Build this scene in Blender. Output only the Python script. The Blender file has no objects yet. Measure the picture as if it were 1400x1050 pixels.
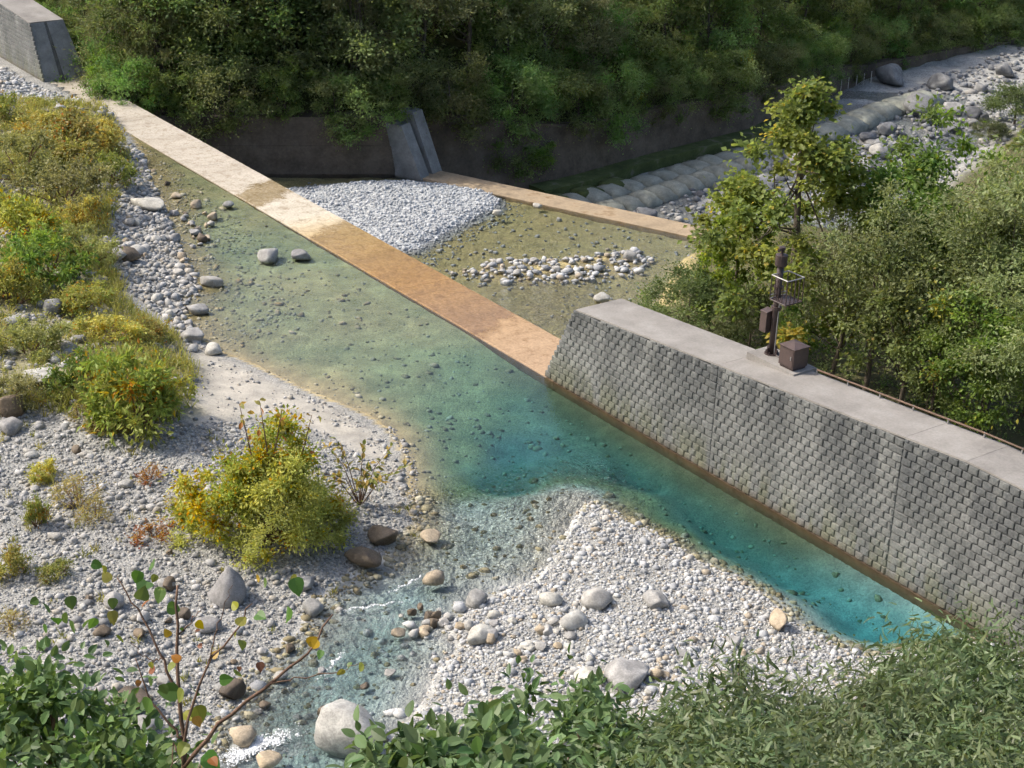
import bpy, math, random
import numpy as np
from mathutils import Matrix, Vector

# ------------------------------------------------------------------ camera, sky, sun, exposure
scene = bpy.context.scene
FPX, TH, ROLL, CAMZ = 2300.0, math.radians(24.3), math.radians(2.1), 28.45
_R0 = np.array([1., 0, 0]); CF = np.array([0, math.cos(TH), -math.sin(TH)]); _U0 = np.array([0, math.sin(TH), math.cos(TH)])
CR = _R0*math.cos(ROLL) + _U0*math.sin(ROLL); CU = _U0*math.cos(ROLL) - _R0*math.sin(ROLL)
CAM = np.array([0, 0, CAMZ])
cam_data = bpy.data.cameras.new('camera'); cam = bpy.data.objects.new('camera', cam_data)
scene.collection.objects.link(cam); scene.camera = cam
cam_data.sensor_width = 36; cam_data.lens = FPX/1400*36; cam_data.clip_end = 1500; cam_data.clip_start = 0.2
M3 = Matrix(((CR[0], CU[0], -CF[0], 0), (CR[1], CU[1], -CF[1], 0), (CR[2], CU[2], -CF[2], CAMZ), (0, 0, 0, 1)))
cam.matrix_world = M3

SUN_EL = math.radians(46); SUN_AZ = np.array([-0.985, 0.17]); SUN_AZ /= np.linalg.norm(SUN_AZ)
world = bpy.data.worlds.new('World'); scene.world = world; world.use_nodes = True
wn = world.node_tree.nodes; wl = world.node_tree.links
sky = wn.new('ShaderNodeTexSky'); sky.sky_type = 'NISHITA'; sky.sun_disc = False
sky.sun_elevation = SUN_EL; sky.sun_rotation = math.atan2(SUN_AZ[0], SUN_AZ[1])
sky.air_density = 1.0; sky.dust_density = 4.0; sky.ozone_density = 1.0
wl.new(sky.outputs[0], wn['Background'].inputs[0]); wn['Background'].inputs[1].default_value = 0.15
sun_data = bpy.data.lights.new('sun', 'SUN'); sun_data.energy = 3.0; sun_data.angle = math.radians(0.6); sun_data.color = (1.0, 0.93, 0.82)
sun = bpy.data.objects.new('sun', sun_data); scene.collection.objects.link(sun)
sd = Vector((SUN_AZ[0]*math.cos(SUN_EL), SUN_AZ[1]*math.cos(SUN_EL), math.sin(SUN_EL)))
sun.rotation_euler = sd.to_track_quat('Z', 'Y').to_euler(); sun.location = (-60, 60, 80)
vs = scene.view_settings; vs.view_transform = 'Standard'; vs.look = 'None'; vs.gamma = 1.0; vs.use_curve_mapping = False; vs.exposure = 0.6
scene.render.engine = 'CYCLES'
cy = scene.cycles; cy.use_denoising = True; cy.use_adaptive_sampling = True; cy.adaptive_threshold = .035; cy.adaptive_min_samples = 12; cy.max_bounces = 7; cy.diffuse_bounces = 3; cy.glossy_bounces = 2
cy.transmission_bounces = 3; cy.transparent_max_bounces = 12; cy.volume_bounces = 0; cy.caustics_reflective = False; cy.caustics_refractive = False
try: cy.denoiser = 'OPENIMAGEDENOISE'
except Exception: pass

# ------------------------------------------------------------------ helpers
C = scene.collection
def P(x, y, z=0.0):
    """the point of the place at height z that the survey pixel x, y of the photograph shows"""
    d = CR*(x-700)/FPX - CU*(y-525)/FPX + CF
    return CAM + d*((z-CAMZ)/d[2])
def Q(p):
    v = np.asarray(p, float) - CAM
    return 700 + FPX*(v@CR)/(v@CF), 525 - FPX*(v@CU)/(v@CF)
def height_to(pos, ytop):
    """height a thing standing at pos needs so that its top reaches row ytop"""
    lo, hi = 0.1, 40.0
    for _ in range(40):
        m = (lo+hi)/2
        if Q((pos[0], pos[1], pos[2]+m))[1] > ytop: lo = m
        else: hi = m
    return lo
DPH = math.radians(53.5)
DD = np.array([math.cos(DPH), -math.sin(DPH), 0]); DN = np.array([math.sin(DPH), math.cos(DPH), 0]); DO = P(745, 514, 0)
def dam(s, n, z=0.0): return DO + DD*s + DN*n + np.array([0, 0, z])
def to_sn(x, y): return (x-DO[0])*DD[0] + (y-DO[1])*DD[1], (x-DO[0])*DN[0] + (y-DO[1])*DN[1]

def _hash(ix, iy, seed):
    h = (ix.astype(np.int64)*374761393 + iy.astype(np.int64)*668265263 + seed*1442695041) & 0xffffffff
    h = ((h ^ (h >> 13))*1274126177) & 0xffffffff
    return ((h ^ (h >> 16)) & 0xffffff)/float(0xffffff)
def noise2(x, y, seed=0):
    x = np.asarray(x, float); y = np.asarray(y, float)
    ix = np.floor(x); iy = np.floor(y); fx = x-ix; fy = y-iy
    fx = fx*fx*(3-2*fx); fy = fy*fy*(3-2*fy)
    a = _hash(ix, iy, seed); b = _hash(ix+1, iy, seed); c = _hash(ix, iy+1, seed); d = _hash(ix+1, iy+1, seed)
    return (a*(1-fx)+b*fx)*(1-fy) + (c*(1-fx)+d*fx)*fy
def fbm(x, y, seed=0, o=4):
    t = 0; a = .5
    for k in range(o):
        t = t + a*(noise2(x*2**k, y*2**k, seed+k)-.5); a *= .5
    return t
def seg_dist(x, y, pts, closed=False):
    best = np.full(np.shape(x), 1e9); n = len(pts)
    for i in range(n if closed else n-1):
        a = pts[i]; b = pts[(i+1) % n]; ex, ey = b[0]-a[0], b[1]-a[1]; L = ex*ex+ey*ey+1e-9
        t = np.clip(((x-a[0])*ex+(y-a[1])*ey)/L, 0, 1)
        best = np.minimum(best, np.hypot(x-a[0]-t*ex, y-a[1]-t*ey))
    return best
def inside(x, y, pts):
    r = np.zeros(np.shape(x), bool); n = len(pts)
    for i in range(n):
        a = pts[i]; b = pts[(i+1) % n]
        if a[1] == b[1]: continue
        c = ((a[1] > y) != (b[1] > y)) & (x < (b[0]-a[0])*(y-a[1])/(b[1]-a[1])+a[0])
        r ^= c
    return r
def sstep(a, b, v):
    t = np.clip((v-a)/(b-a), 0, 1); return t*t*(3-2*t)

def mk(name, V, F, mat, parent=None, col=None, smooth=False, attrs=None, link=True):
    """one mesh object from arrays; F is (M,k) or a list of such arrays or a list of tuples"""
    me = bpy.data.meshes.new(name)
    V = np.asarray(V, np.float32)
    if isinstance(F, np.ndarray): F = [F]
    if len(F) and isinstance(F[0], np.ndarray):
        tot = np.concatenate([np.full(len(f), f.shape[1], np.int32) for f in F])
        idx = np.concatenate([f.ravel() for f in F]).astype(np.int32)
    else:
        tot = np.array([len(f) for f in F], np.int32); idx = np.array([i for f in F for i in f], np.int32)
    me.vertices.add(len(V)); me.vertices.foreach_set('co', V.ravel())
    me.loops.add(len(idx)); me.loops.foreach_set('vertex_index', idx)
    me.polygons.add(len(tot)); me.polygons.foreach_set('loop_start', np.concatenate([[0], np.cumsum(tot)[:-1]]).astype(np.int32))
    me.polygons.foreach_set('use_smooth', np.full(len(tot), bool(smooth)))
    if col is not None:
        a = me.color_attributes.new('Col', 'FLOAT_COLOR', 'POINT')
        c = np.ones((len(V), 4), np.float32); c[:, :3] = col; a.data.foreach_set('color', c.ravel())
    for k, v in (attrs or {}).items():
        a = me.attributes.new(k, 'FLOAT', 'POINT'); a.data.foreach_set('value', np.asarray(v, np.float32).ravel())
    me.update(calc_edges=True); me.validate()
    if mat: me.materials.append(mat)
    if not link: return me
    o = bpy.data.objects.new(name, me); C.objects.link(o)
    if parent: o.parent = parent
    return o
def ob(name, me, parent=None, loc=(0, 0, 0), rz=0.0, sc=1.0):
    o = bpy.data.objects.new(name, me); C.objects.link(o); o.location = loc; o.rotation_euler = (0, 0, rz)
    o.scale = (sc,)*3 if np.isscalar(sc) else sc
    if parent: o.parent = parent
    return o
def empty(name, loc=(0, 0, 0), rz=0.0, sc=1.0):
    o = bpy.data.objects.new(name, None); C.objects.link(o); o.location = loc; o.rotation_euler = (0, 0, rz); o.scale = (sc,)*3; return o
def tag(o, label=None, cat=None, group=None, kind=None):
    if label: o['label'] = label
    if cat: o['category'] = cat
    if group: o['group'] = group
    if kind: o['kind'] = kind
    return o
BOXF = np.array([[0, 3, 2, 1], [4, 5, 6, 7], [0, 1, 5, 4], [1, 2, 6, 5], [2, 3, 7, 6], [3, 0, 4, 7]])
def hexa(b, t):  # 4 bottom, 4 top corners, counter-clockwise from above
    return np.array(list(b)+list(t), float), BOXF
def boxv(x0, x1, y0, y1, z0, z1):
    return hexa([(x0, y0, z0), (x1, y0, z0), (x1, y1, z0), (x0, y1, z0)], [(x0, y0, z1), (x1, y0, z1), (x1, y1, z1), (x0, y1, z1)])
def join(parts):
    V = []; F = []; k = 0
    for v, f in parts:
        v = np.asarray(v, float); fs = f if isinstance(f, list) else [f]
        V.append(v); F += [g+k for g in fs]; k += len(v)
    return np.concatenate(V), F
def tube(pts, rad, sides=6, cap=True):
    pts = np.asarray(pts, float); rad = np.broadcast_to(rad, (len(pts),)); V = []
    t = np.gradient(pts, axis=0); t /= np.linalg.norm(t, axis=1)[:, None]+1e-9
    ref = np.array([.3, .2, .93]) if abs(t[0][2]) < .9 else np.array([1., .1, 0])
    for p, d, r in zip(pts, t, rad):
        u = np.cross(d, ref); u /= np.linalg.norm(u)+1e-9; w = np.cross(d, u)
        a = np.arange(sides)*2*math.pi/sides
        V.append(p + r*(np.cos(a)[:, None]*u + np.sin(a)[:, None]*w))
    V = np.concatenate(V); F = []
    i = np.arange(sides); j = (i+1) % sides
    for k in range(len(pts)-1):
        F.append(np.stack([k*sides+i, k*sides+j, (k+1)*sides+j, (k+1)*sides+i], 1))
    F = [np.concatenate(F)]
    if cap:
        F.append(np.array([list(range(sides))[::-1]])); F.append(np.array([[(len(pts)-1)*sides+q for q in range(sides)]]))
    return V, F
def cyl(c0, c1, r, sides=14): return tube([c0, c1], [r, r], sides)

# ------------------------------------------------------------------ materials
class NT:
    def __init__(s, name):
        s.m = bpy.data.materials.new(name); s.m.use_nodes = True; s.t = s.m.node_tree; s.n = s.t.nodes; s.l = s.t.links
        s.b = s.n['Principled BSDF']; s.out = s.n['Material Output']
    def new(s, typ, ins=None, **kw):
        n = s.n.new(typ)
        for k, v in kw.items(): setattr(n, k, v)
        for k, v in (ins or {}).items():
            if isinstance(v, bpy.types.NodeSocket): s.l.new(v, n.inputs[k])
            else: n.inputs[k].default_value = v
        return n
    def noise(s, vec, scale, detail=4, rough=.55, dist=0.0):
        return s.new('ShaderNodeTexNoise', {'Vector': vec, 'Scale': scale, 'Detail': detail, 'Roughness': rough, 'Distortion': dist}).outputs['Fac']
    def ramp(s, fac, stops):
        n = s.new('ShaderNodeValToRGB', {'Fac': fac}); e = n.color_ramp.elements
        while len(e) < len(stops): e.new(.5)
        for q, (p, c) in zip(e, stops): q.position = p; q.color = (*c, 1) if len(c) == 3 else c
        return n.outputs[0]
    def mix(s, fac, a, b, mode='MIX'):
        n = s.new('ShaderNodeMix', data_type='RGBA', blend_type=mode)
        for k, v in ((0, fac), (6, a), (7, b)):
            if isinstance(v, bpy.types.NodeSocket): s.l.new(v, n.inputs[k])
            else: n.inputs[k].default_value = (*v, 1) if isinstance(v, tuple) and len(v) == 3 else v
        return n.outputs[2]
    def math(s, op, a, b=0.0, c=0.0, clamp=False):
        n = s.new('ShaderNodeMath', operation=op, use_clamp=clamp)
        for k, v in ((0, a), (1, b), (2, c)):
            if isinstance(v, bpy.types.NodeSocket): s.l.new(v, n.inputs[k])
            else: n.inputs[k].default_value = v
        return n.outputs[0]
    def mapr(s, v, a, b, c=0.0, d=1.0):
        return s.new('ShaderNodeMapRange', {0: v, 1: a, 2: b, 3: c, 4: d}, interpolation_type='SMOOTHSTEP').outputs[0]
    def obj(s): return s.new('ShaderNodeTexCoord').outputs['Object']
    def geo(s): return s.new('ShaderNodeNewGeometry').outputs['Position']
    def attr(s, name, out='Color'): return s.new('ShaderNodeAttribute', attribute_name=name).outputs[out]
    def rnd(s): return s.new('ShaderNodeObjectInfo').outputs['Random']
    def set(s, color=None, rough=None, bump=None, bstr=.3, bdist=.02, spec=None, metal=None):
        for k, v in (('Base Color', color), ('Roughness', rough), ('Specular IOR Level', spec), ('Metallic', metal)):
            if v is None: continue
            if isinstance(v, bpy.types.NodeSocket): s.l.new(v, s.b.inputs[k])
            else: s.b.inputs[k].default_value = (*v, 1) if isinstance(v, tuple) else v
        if bump is not None:
            bn = s.new('ShaderNodeBump', {'Strength': bstr, 'Distance': bdist, 'Height': bump}); s.l.new(bn.outputs[0], s.b.inputs['Normal'])
        return s.m

def mat_ground():
    t = NT('river_ground'); p = t.geo()
    base = t.attr('Col')
    n1 = t.noise(p, 1.3, 6); n2 = t.noise(p, 14, 5, .65); n3 = t.noise(p, .25, 3)
    vor = t.new('ShaderNodeTexVoronoi', {'Vector': p, 'Scale': 16.0, 'Randomness': 1.0}); 
    grav = t.attr('gravel', 'Fac')
    cell = t.ramp(t.new('ShaderNodeSeparateColor', {0: vor.outputs['Color']}).outputs[0], [(0, (.62, .62, .62)), (.5, (1, 1, 1)), (1, (1.3, 1.28, 1.22))])
    c = t.mix(1.0, base, t.mix(grav, (1., 1., 1.), cell), 'MULTIPLY')
    c = t.mix(1.0, c, t.ramp(n1, [(.3, (.78, .78, .78)), (.7, (1.18, 1.17, 1.15))]), 'MULTIPLY')
    c = t.mix(.6, c, t.ramp(n2, [(.3, (.75, .75, .75)), (.7, (1.2, 1.2, 1.2))]), 'MULTIPLY')
    h = t.math('ADD', t.math('MULTIPLY', t.math('MULTIPLY', vor.outputs['Distance'], grav), -1.2), t.math('MULTIPLY', n2, .6))
    return t.set(c, .9, h, .6, .05, spec=.2)
def mat_rock():
    t = NT('river_stone'); p = t.obj(); pos = t.geo()
    c = t.attr('Col'); n = t.noise(pos, 5, 6, .6); n2 = t.noise(pos, 26, 5, .7)
    c = t.mix(1, c, t.ramp(n, [(.3, (.78, .77, .76)), (.55, (1, 1, 1)), (.75, (1.12, 1.12, 1.1))]), 'MULTIPLY')
    c = t.mix(.7, c, t.ramp(n2, [(.35, (.75, .75, .75)), (.7, (1.15, 1.15, 1.15))]), 'MULTIPLY')
    return t.set(c, .85, t.math('ADD', n, t.math('MULTIPLY', n2, .5)), .5, .06, spec=.25)
def mat_boulder(name, col, vein=(.8, .8, .8), wet=0.0):
    t = NT(name); p = t.obj(); pos = t.geo(); r = t.rnd()
    n = t.noise(pos, 2.3, 7, .62); n2 = t.noise(pos, 17, 6, .7); n3 = t.noise(pos, .9, 3)
    c = t.mix(t.mapr(n, .35, .7), tuple(x*.72 for x in col), tuple(min(.9, x*1.2) for x in col))
    c = t.mix(t.mapr(n3, .5, .7, 0, .45), c, tuple(a*b for a, b in zip(col, vein)))
    c = t.mix(.8, c, t.ramp(n2, [(.35, (.68, .68, .68)), (.68, (1.2, 1.2, 1.2))]), 'MULTIPLY')
    c = t.mix(1, c, t.ramp(r, [(0, (.72, .72, .74)), (.5, (1, 1, 1)), (1, (1.15, 1.12, 1.05))]), 'MULTIPLY')
    return t.set(c, .85-wet*.5, t.math('ADD', n, t.math('MULTIPLY', n2, .4)), .55, .08, spec=.3)
def mat_crest():   # object coordinates: x along the dam, y across, z up
    t = NT('worn_crest_concrete'); p = t.obj()
    sx = t.new('ShaderNodeSeparateXYZ', {0: p}); s = sx.outputs[0]; n_ = sx.outputs[1]; z = sx.outputs[2]
    w = t.noise(p, .9, 5, .6); w2 = t.noise(p, 9, 5, .65); st = t.noise(t.new('ShaderNodeMapping', {'Vector': p, 'Scale': (.5, .08, 1)}).outputs[0], 1.6, 4)
    sj = t.math('ADD', s, t.math('MULTIPLY', t.math('SUBTRACT', w, .5), 3.0))
    sj = t.math('ADD', sj, t.math('MULTIPLY', n_, .55))
    c = t.ramp(t.mapr(s, -58, 2), [(0, (.40, .37, .32)), (.42, (.46, .42, .36)), (.62, (.55, .51, .43)), (.70, (.48, .37, .20)), (.86, (.47, .30, .11)), (.95, (.41, .28, .165)), (1, (.39, .28, .19))])
    c = t.mix(1, c, t.ramp(st, [(.3, (.82, .79, .74)), (.6, (1.05, 1.04, 1.02))]), 'MULTIPLY')
    bl1 = t.noise(p, 2.2, 6, .68, .8); c = t.mix(1, c, t.ramp(bl1, [(.32, (.66, .60, .52)), (.5, (1, 1, 1)), (.72, (1.10, 1.09, 1.06))]), 'MULTIPLY')
    c = t.mix(.9, c, t.ramp(w2, [(.3, (.68, .67, .66)), (.7, (1.18, 1.17, 1.15))]), 'MULTIPLY')
    c = t.mix(t.mapr(s, .2, .8), c, (.10, .072, .05))
    def band(a, b, e=.25):
        return t.math('MULTIPLY', t.mapr(sj, a-e, a+e), t.mapr(sj, b-e, b+e, 1, 0))
    fine = t.noise(p, 5, 6, .7); sj = t.math('ADD', sj, t.math('MULTIPLY', t.math('SUBTRACT', fine, .5), 1.6)); wet = t.math('MAXIMUM', band(-28.0, -25.4, .3), band(-19.8, -4.6, .5))
    c = t.mix(t.math('MULTIPLY', wet, t.mapr(fine, .3, .7, .55, 1.0)), c, t.mix(1, c, (.60, .50, .33), 'MULTIPLY'))
    # soaked and rust-brown below the water line
    under = t.mapr(z, -.12, .0, 1, 0)
    c = t.mix(under, c, t.mix(t.mapr(w, .3, .7), (.12, .065, .035), (.19, .11, .055)))
    rough = t.mix(wet, (.8, .8, .8), (.10, .10, .10))
    rip = t.new('ShaderNodeTexNoise', {'Vector': t.new('ShaderNodeMapping', {'Vector': p, 'Scale': (1.0, .5, 1)}).outputs[0], 'Scale': 3.0, 'Detail': 4}).outputs[0]
    return t.set(c, rough, t.math('ADD', t.math('MULTIPLY', w2, .4), t.math('MULTIPLY', t.math('MULTIPLY', rip, wet), 1.2)), .35, .03, spec=.4)
def mat_cap():
    t = NT('weathered_cap_concrete'); p = t.obj(); n = t.noise(p, .7, 6, .6); n2 = t.noise(p, 11, 6, .7); n3 = t.noise(p, 60, 3)
    c = t.ramp(n, [(.25, (.18, .168, .155)), (.5, (.255, .24, .222)), (.75, (.32, .305, .285))])
    c = t.mix(.8, c, t.ramp(n2, [(.3, (.78, .78, .78)), (.7, (1.13, 1.13, 1.13))]), 'MULTIPLY')
    return t.set(c, .88, t.math('ADD', n2, t.math('MULTIPLY', n3, .4)), .3, .02, spec=.25)
def mat_block():
    t = NT('split_face_block'); p = t.obj(); pos = t.geo(); r = t.rnd()
    z = t.new('ShaderNodeSeparateXYZ', {0: pos}).outputs[2]
    n = t.noise(pos, .55, 5, .6); n2 = t.noise(pos, 13, 6, .7); n4 = t.noise(t.new('ShaderNodeMapping', {'Vector': pos, 'Scale': (1, 1, .16)}).outputs[0], 1.5, 4, .6)
    c = t.ramp(n, [(.3, (.115, .12, .118)), (.55, (.185, .19, .185)), (.75, (.245, .25, .24))])
    moss = t.math('MULTIPLY', t.mapr(z, .1, 1.9, 1, 0), t.mapr(n4, .38, .58))
    c = t.mix(t.math('MULTIPLY', moss, .5), c, (.16, .165, .085))
    dark = t.math('MULTIPLY', t.mapr(z, 1.8, 4.2), t.mapr(n4, .38, .58))
    c = t.mix(t.math('MULTIPLY', dark, .7), c, (.085, .09, .095))
    foot = t.mapr(t.math('ADD', z, t.math('MULTIPLY', n4, .25)), .08, .5, 1, 0)
    c = t.mix(t.math('MULTIPLY', foot, .55), c, (.12, .09, .06))
    c = t.mix(.9, c, t.ramp(n2, [(.3, (.62, .62, .62)), (.7, (1.3, 1.3, 1.3))]), 'MULTIPLY')
    c = t.mix(1, c, t.mix(1, t.ramp(r, [(0, (.92, .92, .92)), (1, (1.09, 1.09, 1.08))]), t.attr('Col'), 'MULTIPLY'), 'MULTIPLY')
    return t.set(c, .9, n2, .7, .03, spec=.2)
def mat_plain(name, col, rough=.8, scale=3.0, amp=.25, bump=.3, spec=.3, metal=0.0, rust=None):
    t = NT(name); p = t.geo(); n = t.noise(p, scale, 6, .62); n2 = t.noise(p, scale*7, 5, .7)
    c = t.mix(1, (*col, 1), t.ramp(n, [(.3, (1-amp,)*3), (.7, (1+amp,)*3)]), 'MULTIPLY')
    c = t.mix(.6, c, t.ramp(n2, [(.3, (1-amp,)*3), (.7, (1+amp,)*3)]), 'MULTIPLY')
    if rust: c = t.mix(t.mapr(n, .55, .7), c, rust)
    return t.set(c, rough, t.math('ADD', n, t.math('MULTIPLY', n2, .4)), bump, .03, spec=spec, metal=metal)
def mat_leaf(name, trans=.35, hue=.06, gloss=.5, vr=.35):
    t = NT(name); r = t.rnd(); c = t.attr('Col')
    hsv = t.new('ShaderNodeHueSaturation', {'Hue': t.math('MULTIPLY_ADD', r, hue, .5-hue/2), 'Saturation': t.math('MULTIPLY_ADD', r, .2, .9), 'Value': t.math('MULTIPLY_ADD', r, vr, 1-vr/2), 'Color': c})
    c = hsv.outputs[0]
    t.set(c, gloss, spec=.25)
    tr = t.new('ShaderNodeBsdfTranslucent', {'Color': t.mix(1, c, (1.25, 1.2, .7), 'MULTIPLY')})
    mx = t.new('ShaderNodeMixShader', {0: trans, 1: t.b.outputs[0], 2: tr.outputs[0]})
    t.l.new(mx.outputs[0], t.out.inputs[0]); return t.m
def mat_bark(name='grey_bark', col=(.11, .09, .07)):
    t = NT(name); p = t.obj(); m = t.new('ShaderNodeMapping', {'Vector': p, 'Scale': (6, 6, 1.2)}).outputs[0]; n = t.noise(m, 3, 6, .65)
    return t.set(t.ramp(n, [(.3, tuple(x*.5 for x in col)), (.7, tuple(x*1.5 for x in col))]), .9, n, .6, .02, spec=.2)
def mat_water(name, absorb, dens, calm=.03, rip=.95, scale=2.6):
    t = NT(name); p = t.geo(); k = t.attr('ripple', 'Fac')
    m = t.new('ShaderNodeMapping', {'Vector': p, 'Scale': (1, .7, 1), 'Rotation': (0, 0, .6)}).outputs[0]
    n1 = t.noise(m, scale, 3, .55, .6); n2 = t.noise(m, scale*3.7, 3, .6, .4)
    h = t.math('ADD', n1, t.math('MULTIPLY', n2, .45))
    st = t.math('MULTIPLY_ADD', k, rip, calm)
    bn = t.new('ShaderNodeBump', {'Strength': st, 'Distance': .4, 'Height': h})
    fr = t.new('ShaderNodeFresnel', {'IOR': 1.333, 'Normal': bn.outputs[0]})
    gl = t.new('ShaderNodeBsdfGlossy', {'Color': (1, 1, 1, 1), 'Roughness': .03, 'Normal': bn.outputs[0]})
    tr = t.new('ShaderNodeBsdfTransparent', {'Color': (1, 1, 1, 1)})
    mx = t.new('ShaderNodeMixShader', {0: fr.outputs[0], 1: tr.outputs[0], 2: gl.outputs[0]})
    t.n.remove(t.b); t.l.new(mx.outputs[0], t.out.inputs['Surface'])
    if dens:
        va = t.new('ShaderNodeVolumeAbsorption', {'Color': (*absorb, 1), 'Density': dens}); t.l.new(va.outputs[0], t.out.inputs['Volume'])
    return t.m

M_GROUND = mat_ground(); M_ROCK = mat_rock()
M_BPALE = mat_boulder('pale_granite', (.46, .45, .42)); M_BGREY = mat_boulder('grey_granite', (.39, .38, .365)); M_BBROWN = mat_boulder('brown_wet_stone', (.16, .125, .09), wet=.5)
M_BTAN = mat_boulder('tan_stone', (.46, .38, .28)); M_BDARK = mat_boulder('blue_grey_stone', (.20, .205, .215))
M_CREST = mat_crest(); M_CAP = mat_cap(); M_BLOCK = mat_block()
M_MORTAR = mat_plain('dark_wall_mortar', (.105, .105, .10), .95, 2, .3)
M_ENDC = mat_plain('grey_formed_concrete', (.20, .205, .205), .9, 1.2, .25)
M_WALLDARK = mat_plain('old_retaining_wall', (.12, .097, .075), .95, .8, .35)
M_REVET = mat_plain('mossy_revetment_concrete', (.27, .275, .23), .92, 1.1, .3)
M_MOSS = mat_plain('mossy_apron', (.085, .105, .035), .95, .9, .35, rust=(.17, .155, .115, 1))
M_SILL = mat_plain('tan_sill_concrete', (.33, .255, .17), .85, .9, .3, rust=(.22, .15, .08, 1))
M_BROWNMETAL = mat_plain('dark_brown_painted_steel', (.060, .042, .040), .5, 3, .2, .1, .4)
M_CABINET = mat_plain('brown_cabinet_paint', (.085, .060, .055), .5, 3, .15, .1, .4)
M_GALV = mat_plain('dull_galvanised_steel', (.33, .32, .31), .55, 8, .25, .1, .5, .4)
M_BARK = mat_bark(); M_TWIG = mat_bark('brown_twig', (.16, .10, .07))
M_LEAF = mat_leaf('forest_leaf', .48, .07, .5, .6); M_SHRUB = mat_leaf('shrub_leaf', .42, .035, .5, .3); M_POPLAR = mat_leaf('poplar_leaf', .58, .01, .5, .1); M_GROVE = mat_leaf('grove_leaf', .45, .04, .5, .3); M_NEAR = mat_leaf('near_leaf', .35, .03, .42)

# ------------------------------------------------------------------ the lie of the land
def pw(lst, z=0.0): return [P(x, y, z)[:2] for x, y in lst]
SHORE_L = pw([(178,185),(195,215),(205,250),(225,285),(232,317),(250,350),(268,388),(245,415),(253,437),(275,465),(300,482),(340,497),(400,528),(450,548),(500,568),(530,590),(550,620),(557,650),(556,685),(565,715),(540,735),(520,765),(465,790),(425,820),(405,862),(357,905),(317,950),(292,990),(270,1060),(255,1120)])
SHORE_B = pw([(530,1120),(545,1060),(565,1000),(592,960),(605,925),(635,890),(620,868),(635,848),(685,815),(735,795),(762,768),(778,735),(792,710),(806,690),(830,700),(862,716),(910,738),(950,766),(1000,790),(1050,820),(1078,850),(1105,872),(1140,888),(1190,905),(1250,898),(1330,880),(1400,905)])
POOL = SHORE_L + SHORE_B + [dam(30, 1.0)[:2], dam(-54, 1.0)[:2]]
DEPTHS = [(1100,740,1.3),(1200,825,1.15),(1000,690,1.3),(900,620,1.15),(820,585,.68),(700,600,.95),(690,640,.95),(620,560,.36),(560,500,.19),(640,500,.30),(745,545,.6),(500,440,.10),(420,400,.09),(330,325,.14),(300,275,.08),(250,260,.07),(360,290,.08),(450,520,.07),(530,555,.13),(560,590,.2),(350,450,.08),(600,650,.42),(650,700,.15),(720,700,.10),(780,676,.07),(700,740,.10),(740,720,.06),(760,690,.06),(690,715,.12),(680,780,.10),(640,800,.12),(570,680,.14),(600,760,.1),(850,675,.4),(920,705,.55),(1000,760,.65),(1090,830,.55),(450,900,.24),(520,850,.2),(400,950,.24),(560,800,.2),(480,960,.22),(540,900,.2),(500,920,.24),(680,440,.14),(600,440,.11),(1160,870,.5),(640,600,.36),(760,600,.75)]
DXY = np.array([list(P(x, y)[:2])+[d] for x, y, d in DEPTHS])
VEG = pw([(-200,120),(60,135),(150,142),(178,195),(165,250),(150,300),(158,360),(178,405),(238,440),(268,500),(262,560),(200,585),(140,575),(60,560),(0,575),(-220,600)], .8)
SAND = pw([(272,478),(340,499),(450,550),(525,592),(548,640),(520,640),(470,610),(420,585),(370,575),(300,590),(262,600),(262,545)], .2)
ISLAND = pw([(330,262),(400,252),(480,244),(560,243),(640,250),(688,262),(694,282),(640,308),(580,343),(520,350),(430,330)], -5)
STONEBAR = pw([(610,372),(680,352),(790,348),(870,336),(895,352),(880,372),(800,385),(700,385)], -5)
SUB_IN = pw([(560,240),(690,272),(1000,336),(1060,350)], -5); SUB_OUT = pw([(575,222),(690,250),(1000,318),(1060,331)], -5)
BANK_BASE = [dam(-57, 2.2)[:2]] + pw([(400,238),(540,238),(590,222)], -5) + pw([(700,256),(780,240),(882,211),(1028,174),(1117,130),(1200,93),(1300,70),(1420,48),(1700,5)], -7.4)
BANK_BASE[0] = np.array([-27.2, 105.0])
def bank_side(x, y):
    """distance to the foot of the far bank's walls, positive on the forest side"""
    poly = list(BANK_BASE) + [np.array([400., 420.]), np.array([-400., 420.]), np.array([-400., 130.]), dam(-95, 2.2)[:2]]
    return np.where(inside(x, y, poly), 1, -1)*seg_dist(x, y, [dam(-95, 2.2)[:2]]+list(BANK_BASE))
RBANK = pw([(884,420),(900,390),(925,350)], -5) + pw([(1040,345),(1120,320),(1200,290),(1290,240),(1345,190),(1420,150),(1600,90)], -8)
def wall_top(x): return np.interp(x, [-30, -9, -4, 5, 18, 26, 32, 50], [-1.2, -1.3, -2.2, -4.1, -4.6, -5.4, -7.0, -7.6])
def right_side(x, y):
    poly = [dam(-3, 3)[:2]] + list(RBANK) + [np.array([400., 300.]), np.array([400., -50.]), dam(120, 3)[:2]]
    return np.where(inside(x, y, poly), 1, -1)*seg_dist(x, y, RBANK)
def stream_rise(y): return np.clip((47-y)*.035, 0, .5)
def depth_at(x, y):
    w = 0; a = 0
    for px, py, d in DXY:
        q = 1/(((x-px)**2+(y-py)**2)+.6)**1.5; w = w+q; a = a+q*d
    return a/w
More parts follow.
